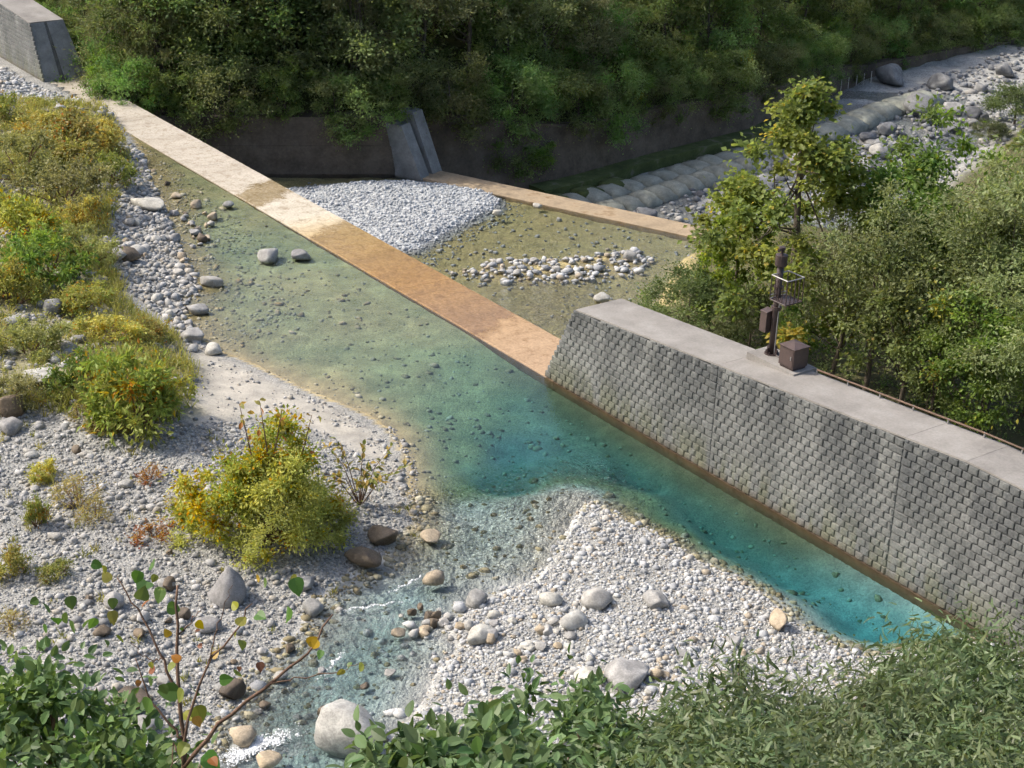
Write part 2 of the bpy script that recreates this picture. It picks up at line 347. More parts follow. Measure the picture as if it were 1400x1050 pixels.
def ground(x, y):
    x = np.asarray(x, float); y = np.asarray(y, float)
    s, n = to_sn(x, y)
    # upstream side
    inw = inside(x, y, POOL); ds = np.minimum(seg_dist(x, y, SHORE_L), seg_dist(x, y, SHORE_B))
    zw = -depth_at(x, y)*sstep(0, 2.4, ds)*1.0 - .045*np.clip(ds/.3, 0, 1) + fbm(x*1.1, y*1.1, 5)*.11*sstep(.3, 2, ds)
    zw = np.where(n > -6, np.maximum(zw, np.where(s > -3, -(.42+.36*np.clip(-n, 0, 9))+.04*fbm(x*2, y*2, 8), -99)), zw)
    bar = inside(x, y, list(SHORE_B) + [dam(40, -1)[:2], np.array([40., 20.]), np.array([-3., 20.])])
    vd = np.where(inside(x, y, VEG), 1, -1)*seg_dist(x, y, VEG, True)
    zl = np.where(bar, .09*np.minimum(ds, 6), .10*np.minimum(ds, 5)+.04*np.clip(ds-5, 0, 20)) + .03 + fbm(x*.6, y*.6, 9)*.35*sstep(.2, 2.5, ds) + .6*sstep(-1, 2.5, vd)
    zu = np.where(inw, zw, zl) + stream_rise(y)
    near_dam = sstep(-4.5, -.6, n)*np.where(s < -20, 1, 0)
    zu = np.where(s < -46, zu*(1-near_dam) + np.minimum(zu, .05)*near_dam, zu)
    hill = 26.9 - .84*y + fbm(x*.15, y*.15, 3)*2.2
    zu = np.maximum(zu, np.minimum(hill, 26.6))
    # downstream side
    apr = -5.32 + fbm(x*.8, y*.8, 13)*.25
    di = np.where(inside(x, y, ISLAND), 1, -1)*seg_dist(x, y, ISLAND, True)
    apr = apr + sstep(-.4, 1.6, di)*.46 + .1*sstep(1.5, 4, di)
    db = np.where(inside(x, y, STONEBAR), 1, -1)*seg_dist(x, y, STONEBAR, True)
    apr = apr + sstep(-.3, .9, db)*.22
    line = SUB_OUT; a = (SUB_OUT[0]+SUB_IN[0])/2; b = (SUB_OUT[3]+SUB_IN[3])/2; e = (b-a)/np.linalg.norm(b-a)
    below = ((x-a[0])*-e[1] + (y-a[1])*e[0]) > 0
    riv = -8.45 + fbm(x*.35, y*.35, 21)*.9 + np.clip((y-125)*.012, 0, 1.2)
    zd = np.where(below, riv, apr)
    rs = right_side(x, y)
    zd = np.where(rs > 0, np.maximum(zd, np.minimum(zd + .35*rs + .3*sstep(0, 1, rs), -3.2+.02*rs) + fbm(x*.4, y*.4, 31)*.5), zd)
    bs = bank_side(x, y)
    bq = np.maximum(bs-2, 0); zb = wall_top(x) + .1 + .30*bq + .50*np.clip(bq-16, 0, None) + fbm(x*.2, y*.2, 41)*1.6*sstep(0, 4, bq)
    zb = np.minimum(zb, 38 + 18*fbm(x*.02, y*.02, 43) + .05*bq)
    zd = np.where(bs > 1.7, np.where(bs > 2.4, zb, wall_top(x)-.25), zd)
    z = np.where(n > 3.5, zd, zu)
    return np.where((n > .75) & (n <= 3.5), -6.0, z)

def axis(segs):
    out = []
    for a, b, st in segs: out.append(np.arange(a, b, st))
    return np.concatenate(out + [[segs[-1][1]]])
gx = axis([(-300, -80, 12), (-80, -40, 2.0), (-40, -27, .6), (-27, 20, .26), (20, 60, .7), (60, 100, 3), (100, 300, 12)])
gy = axis([(-60, 0, 6), (0, 30, 1.0), (30, 72, .24), (72, 116, .32), (116, 165, .7), (165, 220, 4), (220, 400, 15)])
GX, GY = np.meshgrid(gx, gy); GZ = ground(GX, GY)
W, Hh = len(gx), len(gy)
ii = np.arange(W*Hh).reshape(Hh, W)
GF = np.stack([ii[:-1, :-1].ravel(), ii[:-1, 1:].ravel(), ii[1:, 1:].ravel(), ii[1:, :-1].ravel()], 1)
# what the ground is made of
x, y, z = GX.ravel(), GY.ravel(), GZ.ravel(); s_, n_ = to_sn(x, y)
inw = inside(x, y, POOL); ds = np.minimum(seg_dist(x, y, SHORE_L), seg_dist(x, y, SHORE_B))
vd = np.where(inside(x, y, VEG), 1, -1)*seg_dist(x, y, VEG, True)+fbm(x*.5, y*.5, 50)*2
sdn = np.where(inside(x, y, SAND), 1, -1)*seg_dist(x, y, SAND, True)+fbm(x*.8, y*.8, 51)*.8
col = np.tile(np.array([.31, .31, .30]), (len(x), 1)); grav = np.ones(len(x))
def blend(mask, c, g=None):
    global col, grav
    m = np.clip(mask, 0, 1)[:, None]; col = col*(1-m)+np.array(c)*m
    if g is not None: grav = grav*(1-m[:, 0])+g*m[:, 0]
up = n_ < 1.5
blend(sstep(-.5, .7, sdn)*up, (.41, .385, .34), .15)
blend(sstep(.1, .5, fbm(x*1.2, y*1.2, 52)+.1)*sstep(-.3, .4, sdn)*up*.7, (.33, .31, .27), .5)
blend(sstep(-.6, .8, vd)*up*.85, (.26, .24, .14), .7)
# bed: pale gravel with a film of olive silt, sandier along the spit
wet = inw & up
silt = sstep(.35, .65, fbm(x*.35, y*.35, 60)+.5)
blend(wet*1.0, (.33, .295, .165), .7)
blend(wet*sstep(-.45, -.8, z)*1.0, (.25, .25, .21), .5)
blend(wet*silt*.6*sstep(-.5, -.2, z), (.41, .35, .19), .2)
blend(wet*sstep(2.0, .4, seg_dist(x, y, SHORE_L))*sstep(48, 52, y)*sstep(72, 64, y), (.40, .33, .19), .3)
blend(wet*sstep(3.2, .8, seg_dist(x, y, SHORE_L[:11]))*sstep(62, 70, y)*.7, (.24, .19, .09), 1.0)
blend(wet*sstep(1.6, .4, seg_dist(x, y, SHORE_B[13:]))*.8, (.21, .17, .07), 1.0)
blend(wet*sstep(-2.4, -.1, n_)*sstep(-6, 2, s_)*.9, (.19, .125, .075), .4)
blend(wet*sstep(52, 47, y)*.9, (.46, .46, .45), .5)
for px_, py_, rd_ in ((740, 700, 3.6), (690, 745, 3.0), (790, 670, 1.8), (650, 700, 2.0)):
    q_ = P(px_, py_); blend(wet*sstep(rd_, rd_*.3, np.hypot(x-q_[0], y-q_[1]))*.95, (.60, .60, .57), 1.0)  # shallow gravel bed, whitened further to stand in for sky glare on the riffle
mott = 1+.55*fbm(x*2.4, y*2.4, 67)+.35*fbm(x*.7, y*.7, 68); col = np.where(wet[:, None], col*mott[:, None], col)
dn_ = n_ >= 1.5
blend(dn_*1.0, (.37, .31, .16), .8)
di = np.where(inside(x, y, ISLAND), 1, -1)*seg_dist(x, y, ISLAND, True)
blend(dn_*sstep(-.2, .5, di), (.44, .46, .48), 1.0)
rs_ = right_side(x, y); bs_ = bank_side(x, y)
a_ = (SUB_OUT[0]+SUB_IN[0])/2; b_ = (SUB_OUT[3]+SUB_IN[3])/2; e_ = (b_-a_)/np.linalg.norm(b_-a_)
blw = ((x-a_[0])*-e_[1] + (y-a_[1])*e_[0]) > 0
blend(dn_*blw*1.0, (.36, .36, .35), 1.0)
blend(dn_*sstep(.5, 3, rs_), (.10, .095, .045), .3)
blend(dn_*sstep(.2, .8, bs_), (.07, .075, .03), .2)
hillm = (GZ.ravel() > 1.6) & up & (y < 33)
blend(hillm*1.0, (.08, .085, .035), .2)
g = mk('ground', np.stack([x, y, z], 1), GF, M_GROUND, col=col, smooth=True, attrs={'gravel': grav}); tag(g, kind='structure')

# ------------------------------------------------------------------ water
def water_slab(name, x0, x1, y0, y1, step, zfn, zbot, mat, ripple, clip=None):
    """closed body of water: a rippled top sheet, vertical sides and a bottom below the bed"""
    us = np.arange(x0, x1+step/2, step); vv = np.arange(y0, y1+step/2, step)
    A, B = np.meshgrid(us, vv); sh = A.shape
    if clip is not None: A, B = clip(A, B)
    T = np.stack([A.ravel(), B.ravel(), zfn(A, B).ravel()], 1); k = len(T); Bt = T.copy(); Bt[:, 2] = zbot
    i = np.arange(k).reshape(sh)
    q = np.stack([i[:-1, :-1].ravel(), i[:-1, 1:].ravel(), i[1:, 1:].ravel(), i[1:, :-1].ravel()], 1)
    ring = np.concatenate([i[0, :], i[1:, -1], i[-1, -2::-1], i[-2:0:-1, 0]]); nx = np.roll(ring, -1)
    side = np.stack([ring, ring+k, nx+k, nx], 1)[:, ::-1]
    bot = q[:, ::-1]+k
    rp = np.concatenate([ripple(A, B).ravel(), np.zeros(k)])
    o = mk(name, np.concatenate([T, Bt]), [q, side, bot], mat, smooth=False, attrs={'ripple': rp})
    return tag(o, kind='structure')
M_POOLW = mat_water('turquoise_river_water', (.08, .69, .755), .84)
M_CLEAR = mat_water('clear_shallow_water', (.30, .75, .72), .25, calm=.05)
rc = [(P(740, 690), 4.2, 1.0), (P(690, 740), 3.6, 1.0), (P(640, 700), 3.2, .8), (P(590, 770), 3.5, .7), (P(480, 880), 4.5, .8), (P(380, 990), 4, 1.0), (P(800, 650), 2.6, .7)]
def ripple_pool(a, b):
    r = np.full(np.shape(a), .06)
    for p, rad, k in rc: r = np.maximum(r, k*sstep(rad, rad*.25, np.hypot(a-p[0], b-p[1])))
    return r
# laid out along the dam: u along, v across, so that its edge sits inside the dam body
def pool_clip(u, v):
    p = DO[None, None, :] + u[..., None]*DD + v[..., None]*DN; return p[..., 0], p[..., 1]
pool = water_slab('water', -53.5, 33, -44, .6, .7, lambda a, b: -.035 + stream_rise(b), -7, M_POOLW, ripple_pool, pool_clip)
M_CLEAR2 = M_CLEAR
ap = water_slab('water', -46, 12, 2.6, 30.5, 1.2, lambda a, b: np.full(a.shape, -5.06), -6.2, M_CLEAR, lambda a, b: np.full(a.shape, .12) + .5*sstep(6, 2, np.hypot(a-P(760, 420, -5)[0], b-P(760, 420, -5)[1])),
    lambda u, v: pool_clip(u, 2.6+(v-2.6)/27.9*(21.3+.479*(np.minimum(u, -10)+32.5)+.7-2.6)))
pp = P(1160, 262, -8)
rv = water_slab('water', pp[0]-26, pp[0]+24, pp[1]-20, pp[1]+30, 2.0, lambda a, b: np.full(a.shape, -8.36)+np.clip((b-125)*.012, 0, 1.2), -10.5, M_CLEAR, lambda a, b: np.full(a.shape, .5),
    lambda a, b: (a + (b-pp[1])*.75, b))

# ------------------------------------------------------------------ the check dam: crest, two wings of split-face blocks
WD, HW, GR, LC = 3.0, 3.6, .088, 55.1   # crest width, wing height at the notch, rise of the wings, length of the notch
FLAT = 21.5                             # the right wing rises to here, then runs level
dam_root = empty('check_dam', tuple(DO), math.atan2(DD[1], DD[0]))
tag(dam_root, 'concrete check dam with low overflow crest and block-faced wings', 'dam')
def cpt(s, n, z): return (s, n, z)      # local: x along, y downstream, z up
# body: crest slabs, each a cast section between joints
js = [-90, -55.1, -44, -33.5, -22.5, -11.5, 0.6, 40]
for a, b in zip(js[:-1], js[1:]):
    us = np.linspace(a+.01, b-.01, int((b-a)/.22)+2); ch = lambda k: .018*noise2(us*5, np.full(len(us), k), 61)+.03*np.clip(noise2(us*1.7, np.full(len(us), k+9), 62)-.72, 0, 1)
    prof = [(us*0, us*0-7), (us*0, us*0-.05-ch(1)), (.04+ch(2), us*0), (us*0+WD*.5, us*0+.004*noise2(us, us*0, 63)), (WD-.04-ch(3), us*0), (us*0+WD, us*0-.05-ch(4)), (us*0+WD+1.4, us*0-7)]
    V = np.concatenate([np.stack([us, p_, q_], 1) for p_, q_ in prof]); m_ = len(us); i_ = np.arange(m_-1); F = []
    for k_ in range(len(prof)-1): F += [tuple(t_) for t_ in np.stack([k_*m_+i_, k_*m_+i_+1, (k_+1)*m_+i_+1, (k_+1)*m_+i_], 1)]
    F += [tuple(k_*m_ for k_ in range(len(prof))), tuple(k_*m_+m_-1 for k_ in range(len(prof)))[::-1]]
    o = mk('crest_section', V, F, M_CREST, dam_root)
def wtop(t, right=True):                # height of the wing top, t metres back from its top corner
    return HW + (GR*min(t, FLAT-1.8) if right else .066*t)
def wing(sign, s0, length, label, right):
    """sign +1 runs to +x; s0 is the foot of its sloping end"""
    w = mk('wing_wall', *join([hexa(*( (lambda bt, tp: (bt if sign > 0 else [bt[1], bt[0], bt[3], bt[2]], tp if sign > 0 else [tp[1], tp[0], tp[3], tp[2]]))(
        [(s0, .07, -.02), (s0+sign*length, .07, -.02), (s0+sign*length, WD, -.02), (s0, WD, -.02)],
        [(s0+sign*.5*HW, .07, HW-.065), (s0+sign*length, .07, wtop(length-1.8, right)-.065), (s0+sign*length, WD-.19*wtop(length-1.8, right), wtop(length-1.8, right)-.065), (s0+sign*.5*HW, WD-.19*HW, HW-.065)])))]), M_MORTAR, dam_root)
    w['label'] = label; return w
wr = wing(1, 0.0, FLAT, 'right wing of grey split-face blocks rising from the spillway', True)
wl_ = wing(-1, -LC, 30.0, 'left wing with shaded plain end at the far bank', False)
# the level stretch of the right wing
o = mk('wing_core', *join([hexa([(FLAT, .07, -.02), (38, .07, -.02), (38, WD, -.02), (FLAT, WD, -.02)], [(FLAT, .07, wtop(40)-.065), (38, .07, wtop(40)-.065), (38, WD-.19*wtop(40), wtop(40)-.065), (FLAT, WD-.19*wtop(40), wtop(40)-.065)])]), M_MORTAR, wr)
# cap slabs
def cap(s_a, s_b, za, zb, parent, sgn=1):
    sa, sb = (s_a, s_b) if s_a < s_b else (s_b, s_a); 
    if s_a > s_b: za, zb = zb, za
    def n1(zz): return WD-.19*zz+.03
    V, F = hexa([(sa+.006, .012, za-.062), (sb-.006, .012, zb-.062), (sb-.006, n1(zb), zb-.062), (sa+.006, n1(za), za-.062)], [(sa+.006, .02, za), (sb-.006, .02, zb), (sb-.006, n1(zb), zb), (sa+.006, n1(za), za)])
    return mk('cap_slab', V, F, M_CAP, parent)
JR = [1.8, 10.2, 19.0, FLAT, 29.0, 38.0]
for a, b in zip(JR[:-1], JR[1:]): cap(a, b, wtop(a-1.8), wtop(b-1.8), wr)
JL = [1.8, 11, 20, 30]
for a, b in zip(JL[:-1], JL[1:]): cap(-LC-a, -LC-b, wtop(a-1.8, False), wtop(b-1.8, False), wl_)
# plain concrete on the sloping ends, with a recessed groove down the middle of each
for sg, s0, par in ((1, 0.0, wr), (-1, -LC, wl_)):
    for n0, n1, m0, m1, dp in ((.075, 1.18, .075, 1.0, .03), (1.48, WD+.02, 1.2, WD-.19*HW+.02, .05)):
        b = [(s0+sg*.3, n0, -.015), (s0-sg*dp, n0, -.015), (s0-sg*dp, n1, -.015), (s0+sg*.3, n1, -.015)]
        t = [(s0+sg*(.5*HW+.3), m0, HW-.067), (s0+sg*(.5*HW-dp), m0, HW-.067), (s0+sg*(.5*HW-dp), m1, HW-.067), (s0+sg*(.5*HW+.3), m1, HW-.067)]
        if sg > 0: b = [b[1], b[0], b[3], b[2]]; t = [t[1], t[0], t[3], t[2]]
        mk('end_face', *hexa(b, t), M_ENDC, par)
# split-face blocks
rng = np.random.default_rng(7)
def block_mesh(rg, bw, bh):
    """a pillow-faced block: flat back, chamfered rim, broken front; front looks towards -y"""
    j = .012
    x0, x1, z0, z1 = j*.55, bw-j*.55, j, bh-j; c = .022
    dpt = lambda: rg.uniform(.004, .034)
    back = [(x0, .075, z0), (x1, .075, z0), (x1, .075, z1), (x0, .075, z1)]
    rim = [(x0, .02, z0), (x1, .02, z0), (x1, .02, z1), (x0, .02, z1)]
    xs = [x0+c, (x0+x1)/2+rg.uniform(-.06, .06), x1-c]; zs = [z0+c, z1-c]
    fr = [(xs[0], -dpt(), zs[0]), (xs[1], -dpt()-.015, zs[0]), (xs[2], -dpt(), zs[0]), (xs[2], -dpt(), zs[1]), (xs[1], -dpt()-.015, zs[1]), (xs[0], -dpt(), zs[1])]
    V = np.array(back+rim+fr)
    F = [(4, 0, 1, 5), (5, 1, 2, 6), (6, 2, 3, 7), (7, 3, 0, 4), (4, 5, 10, 9, 8), (5, 6, 11, 10), (6, 7, 13, 12, 11), (7, 4, 8, 13), (8, 9, 12, 13), (9, 10, 11, 12)]
    return V, F
BW, BH = .40, HW/13
def wing_blocks(sgn, s0, smax, joints, right, parent, n_single):
    spots = []
    for r in range(26):
        zb = r*BH+.0
        lo = .5*zb+.0; k = 0; sx = lo
        first = BW*(.5 if r % 2 else 1.0)
        cuts = [lo]; cur = (math.floor(lo/BW)+1)*BW + (BW/2 if r % 2 else 0)
        while cur < smax: 
            if cur-cuts[-1] > .16: cuts.append(cur)
            cur += BW
        for jn in joints:
            q = [i for i, c_ in enumerate(cuts) if abs(c_-jn) < BW*.5]
            if q: cuts[q[0]] = jn
        for a, b in zip(cuts[:-1], cuts[1:]):
            zt = zb+BH
            lim = wtop((a+b)/2-1.8, right)-.067; hh_ = min(BH, lim-zb)
            if hh_ < .07: continue
            spots.append((a, b, zb, r, hh_/BH))
        # the slanted course under the cap is cut to fit
    spots.sort(key=lambda t: -t[0])
    protos = {}
    vis = [t for t in spots if t[0] < 24.3]; singles = set(map(id, vis[:n_single])); rest = []
    for t in spots:
        a, b, zb, r, zs = t
        wkey = round((b-a)/.06)
        key = (wkey, int(rng.integers(0, 6)))
        if key not in protos:
            V, F = block_mesh(rng, wkey*.06 if False else (b-a), BH); protos[key] = (V, F, b-a)
        V, F, w0 = protos[key][:3]
        sc = (b-a)/w0
        if id(t) in singles:
            if len(protos[key]) == 3:
                me = mk('block', V, F, M_BLOCK, link=False, col=np.ones((len(V), 3))); protos[key] = (V, F, w0, me)
            o = ob('block', protos[key][3], parent, (s0+sgn*(a if sgn > 0 else b), .0, zb), 0, (sc, 1, zs))
        else:
            V2 = V.copy(); V2[:, 0] = V2[:, 0]*sc + (s0+sgn*(a if sgn > 0 else b)); V2[:, 2] = V2[:, 2]*zs+zb; rest.append((V2, F))
    Vs = []; Fs = []; cs = []; k = 0
    for v, f in rest:
        Vs.append(v); Fs += [tuple(i+k for i in q) for q in f]; k += len(v); cs.append(np.full((len(v), 3), rng.uniform(.92, 1.09)))
    o = mk('blockwork', np.concatenate(Vs), Fs, M_BLOCK, parent, col=np.concatenate(cs)); o['kind'] = 'stuff'
wing_blocks(1, 0.0, 34, [10.2, 19.0, 29.0], True, wr, 300)
wing_blocks(-1, -LC, 26, [11, 20], False, wl_, 0)
# open movement joints: a dark slot between the blocks is left by the cuts above

# ------------------------------------------------------------------ things standing on the right wing
def wing_top_pt(px, py):
    """point on the sloping wing top under a survey pixel"""
    z = 4.5
    for _ in range(30):
        p = P(px, py, z); s, n = to_sn(p[0], p[1]); z = wtop(s-1.8)
    return p, s, n
pb, ps, pn = wing_top_pt(1054, 491); cb, cs_, cn = wing_top_pt(1083, 505)
RZ = math.atan2(DD[1], DD[0]); tilt = 0.0
pad = empty('equipment_pad', tuple(dam((ps+cs_)/2+.02, (pn+cn)/2, wtop((ps+cs_)/2-1.8)+.0)), RZ); tag(pad, 'pale concrete pad under the brown post and cabinet', 'concrete pad')
pl = cs_-ps; PADW = .58
ztp = wtop((ps+cs_)/2-1.8); top_l = .17
Vp, Fp = hexa([(-pl/2-.62, -PADW, -.10), (pl/2+.55, -PADW, .02), (pl/2+.55, PADW, .02), (-pl/2-.62, PADW, -.10)], [(-pl/2-.6, -PADW+.01, top_l), (pl/2+.53, -PADW+.01, top_l), (pl/2+.53, PADW-.01, top_l), (-pl/2-.6, PADW-.01, top_l)])
mk('slab', Vp, Fp, M_CAP, pad)
ztop = ztp + top_l
# monitoring post
ph_ = height_to(np.array([pb[0], pb[1], ztop]), 337)
post = empty('monitoring_post', (pb[0], pb[1], ztop), RZ); tag(post, 'dark brown steel monitoring post with wire cage and side box', 'post')
r0 = .13
mk('pole', *join([tube([(0, 0, 0), (0, 0, ph_*.55), (0, 0, ph_*.9)], [r0, r0*.95, r0*.9], 16)]), M_BROWNMETAL, post, smooth=True)
fl = mk('base_flange', *join([tube([(0, 0, 0), (0, 0, .035)], [.27, .27], 18)]+[boxv(-.012+.0, .012, .1, .25, .035, .26)]+[boxv(-.012, .012, -.25, -.1, .035, .26)]+[boxv(.1, .25, -.012, .012, .035, .26)]+[boxv(-.25, -.1, -.012, .012, .035, .26)]), M_BROWNMETAL, post)
for k in range(8):
    a = k*math.pi/4+.39; mk('bolt', *tube([(.22*math.cos(a), .22*math.sin(a), .03), (.22*math.cos(a), .22*math.sin(a), .11)], [.025, .025], 6), M_BROWNMETAL, fl)
mk('joint_collar', *tube([(0, 0, ph_*.42), (0, 0, ph_*.45)], [.19, .19], 16), M_BROWNMETAL, post)
mk('joint_collar', *tube([(0, 0, ph_*.62), (0, 0, ph_*.64)], [.17, .17], 16), M_BROWNMETAL, post)
mk('sensor_drum', *tube([(0, 0, ph_*.82), (0, 0, ph_*.83), (0, 0, ph_*.925), (0, 0, ph_*.93)], [.17, .22, .22, .17], 18), M_BROWNMETAL, post, smooth=False)
hd = mk('sensor_head', *join([tube([(0, 0, ph_*.93), (0, 0, ph_*.965)], [.05, .05], 10), tube([(0, 0, ph_*.962), (0, 0, ph_*.975), (0, 0, ph_*.995), (0, 0, ph_)], [.06, .12, .12, .05], 14)]), M_BROWNMETAL, post)
mk('lens_hood', *tube([(.0, -.08, ph_*.978), (.03, -.2, ph_*.972)], [.055, .07], 10), M_BROWNMETAL, hd)
cage = empty('cage', (0, 0, 0)); cage.parent = post
cz0, cz1 = ph_*.54, ph_*.76; hw = .40
RT = np.array([math.cos(-RZ), math.sin(-RZ)])
def rail(pts, r=.022, m=M_GALV, nm='rail', par=cage): return mk(nm, *tube(pts, [r]*len(pts), 7), m, par)
cx = .42
for zz, m in ((cz1, M_GALV), (cz0, M_BROWNMETAL)):
    cpts = [(cx-hw, -hw, zz), (cx+hw, -hw, zz), (cx+hw, hw, zz), (cx-hw, hw, zz), (cx-hw, -hw, zz)]
    for a, b in zip(cpts[:-1], cpts[1:]): rail([a, b], .024, m)
for a, b in ((cx-hw, -hw), (cx+hw, -hw), (cx+hw, hw), (cx-hw, hw), (cx, -hw), (cx+hw, 0), (cx, hw), (cx-hw/2, -hw), (cx+hw/2, -hw), (cx+hw, -hw/2), (cx+hw, hw/2)): rail([(a, b, cz0), (a, b, cz1)], .02, M_BROWNMETAL, 'bar')
mk('cage_floor', *boxv(cx-hw, cx+hw, -hw, hw, cz0-.03, cz0-.005), M_BROWNMETAL, cage)
for zz in (cz0+.02, cz0+.14): rail([(0, 0, zz), (cx-hw, -hw, zz)], .02, M_GALV, 'bracket'); rail([(0, 0, zz), (cx-hw, hw, zz)], .02, M_GALV, 'bracket')
sb = mk('switch_box', *boxv(-.46, -.14, -.30, .02, ph_*.20, ph_*.385), M_CABINET, post)
mk('box_lid', *hexa([(-.48, -.32, ph_*.385), (-.12, -.32, ph_*.385), (-.12, .04, ph_*.385), (-.48, .04, ph_*.385)], [(-.47, -.31, ph_*.392), (-.13, -.31, ph_*.392), (-.13, .03, ph_*.405), (-.47, .03, ph_*.405)]), M_CABINET, sb)
mk('conduit', *tube([(.15, -.02, .05), (.15, -.02, ph_*.3), (.148, -.02, ph_*.5)], [.022]*3, 8), M_GALV, post)
mk('cable', *tube([(.15, -.02, .06), (.4, -.05, .02), (.8, -.02, .03), (1.0, 0, .03)], [.02]*4, 6), M_BROWNMETAL, post)
# cabinet
cab = empty('equipment_cabinet', (cb[0], cb[1], ztop), RZ); tag(cab, 'brown steel cabinet with pitched lid beside the post', 'cabinet')
chh = height_to(np.array([cb[0], cb[1], ztop]), 468); a = .36; bdy = chh*.86
mk('plinth', *boxv(-a+.04, a-.04, -a+.04, a-.04, 0, .09), M_BROWNMETAL, cab)
cbody = mk('body', *boxv(-a, a, -a, a, .09, bdy), M_CABINET, cab)
mk('lid', *join([hexa([(-a-.03, -a-.03, bdy), (a+.03, -a-.03, bdy), (a+.03, a+.03, bdy), (-a-.03, a+.03, bdy)], [(-a-.03, -a-.03, bdy+.03), (a+.03, -a-.03, bdy+.03), (a+.03, a+.03, bdy+.03), (-a-.03, a+.03, bdy+.03)]),
    hexa([(-a-.025, -a-.025, bdy+.03), (a+.025, -a-.025, bdy+.03), (a+.025, a+.025, bdy+.03), (-a-.025, a+.025, bdy+.03)], [(-.03, -.03, chh), (.03, -.03, chh), (.03, .03, chh), (-.03, .03, chh)])]), M_CABINET, cab)
dr = mk('door', *boxv(-a+.04, a-.04, -a-.018, -a-.003, .14, bdy-.05), M_CABINET, cab); mk('handle', *boxv(a-.13, a-.10, -a-.045, -a-.019, bdy*.5, bdy*.5+.14), M_GALV, dr)
# low pipe rail along the downstream edge of the cap
rail_root = empty('edge_rail', tuple(dam(0, 0, 0)), RZ); tag(rail_root, 'low rusty pipe rail along the back edge of the right wing', 'railing')
M_RUST = mat_plain('rusty_pipe', (.13, .085, .06), .7, 5, .3)
def edge_n(s): return WD-.19*wtop(s-1.8)-.08
ss = np.arange(cs_+.9, 37, 1.5)
mk('rail', *tube([(q, edge_n(q), wtop(q-1.8)+.17) for q in ss], [.035]*len(ss), 8), M_RUST, rail_root, smooth=True)
for q in ss: mk('post', *tube([(q, edge_n(q), wtop(q-1.8)-.01), (q, edge_n(q), wtop(q-1.8)+.2)], [.03, .03], 8), M_GALV, rail_root)

# ------------------------------------------------------------------ downstream structures
def wall_strip(name, pts, z0, z1, th, mat, batter=.0, parent=None):
    """a wall that follows a polyline on the ground; th lies to its left side"""
    pts = np.array([np.array(p) for p in pts]); t = np.gradient(pts, axis=0); t /= np.linalg.norm(t, axis=1)[:, None]; nn = np.stack([-t[:, 1], t[:, 0]], 1)
    z0 = np.broadcast_to(z0, (len(pts),)); z1 = np.broadcast_to(z1, (len(pts),)); V = []
    for p, q, a, b in zip(pts, nn, z0, z1):
        V += [(*(p), a), (*(p+q*batter*(b-a)), b), (*(p+q*(batter*(b-a)+th)), b), (*(p+q*(batter*(b-a)+th)), a)]
    F = []
    for k in range(len(pts)-1):
        for i in range(4): j = (i+1) % 4; F.append((4*k+i, 4*k+4+i, 4*k+4+j, 4*k+j))
    F += [(0, 1, 2, 3), tuple(4*(len(pts)-1)+i for i in (3, 2, 1, 0))]
    return np.array(V), F
def resample(pts, step):
    pts = np.array([np.array(p) for p in pts]); d = np.concatenate([[0], np.cumsum(np.linalg.norm(np.diff(pts, axis=0), axis=1))])
    t = np.linspace(0, d[-1], max(2, int(d[-1]/step)+1)); return np.stack([np.interp(t, d, pts[:, 0]), np.interp(t, d, pts[:, 1])], 1)
# side wall of the stilling basin
side = tag(empty('side_wall'), 'dark shaded side wall beside the gravel island', 'wall')
sp = resample([np.array([-27.2, 104.9])] + BANK_BASE[1:3], 1.5)
for k in range(0, len(sp)-1, 4):
    seg = sp[k:k+5]
    if len(seg) < 2: break
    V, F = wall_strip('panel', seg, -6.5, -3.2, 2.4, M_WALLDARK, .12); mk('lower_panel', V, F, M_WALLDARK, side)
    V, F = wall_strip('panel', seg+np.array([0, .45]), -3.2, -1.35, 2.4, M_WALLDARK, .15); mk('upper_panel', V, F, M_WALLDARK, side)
# sub dam with its sloping abutment
sub = tag(empty('low_sill_dam'), 'low tan concrete sill dam below the stilling pool', 'dam')
a = np.array([*SUB_IN[0], 0]); 
pin = np.array(SUB_IN); pout = np.array(SUB_OUT)
fi = (pin[0]+pin[2])/2; dirv = pin[2]-pin[0]; dirv /= np.linalg.norm(dirv); nv = np.array([-dirv[1], dirv[0]])
S0 = pin[0]-dirv*2.5; L = np.linalg.norm(pin[3]-S0)+4; wsub = 2.15
cuts = [0, 7.5, 15, 22, L]
for q0, q1 in zip(cuts[:-1], cuts[1:]):
    A = S0+dirv*q0; B = S0+dirv*(q1-.012); zt = -5.0
    V, F = hexa([(*A, -10), (*B, -10), (*(B+nv*(wsub+.7)), -10), (*(A+nv*(wsub+.7)), -10)], [(*A, zt), (*B, zt), (*(B+nv*wsub), zt), (*(A+nv*wsub), zt)])
    mk('crest_section', V, F, M_SILL, sub)
# abutment: two sloping ribs
for off, wd, hh in ((-.15, 1.0, 3.3), (1.2, 1.1, 3.9)):
    A = S0+dirv*1.6+nv*off; b = [(A+dirv*2.2), (A+dirv*2.2+nv*wd), (A-dirv*2.5+nv*wd), (A-dirv*2.5)]; t = [A+dirv*.3, A+dirv*.3+nv*wd, A-dirv*2.5+nv*wd, A-dirv*2.5]
    V, F = hexa([(*p, -5.6) for p in b], [(*p, -5+hh) for p in t]); mk('abutment', V, F, M_ENDC, sub)
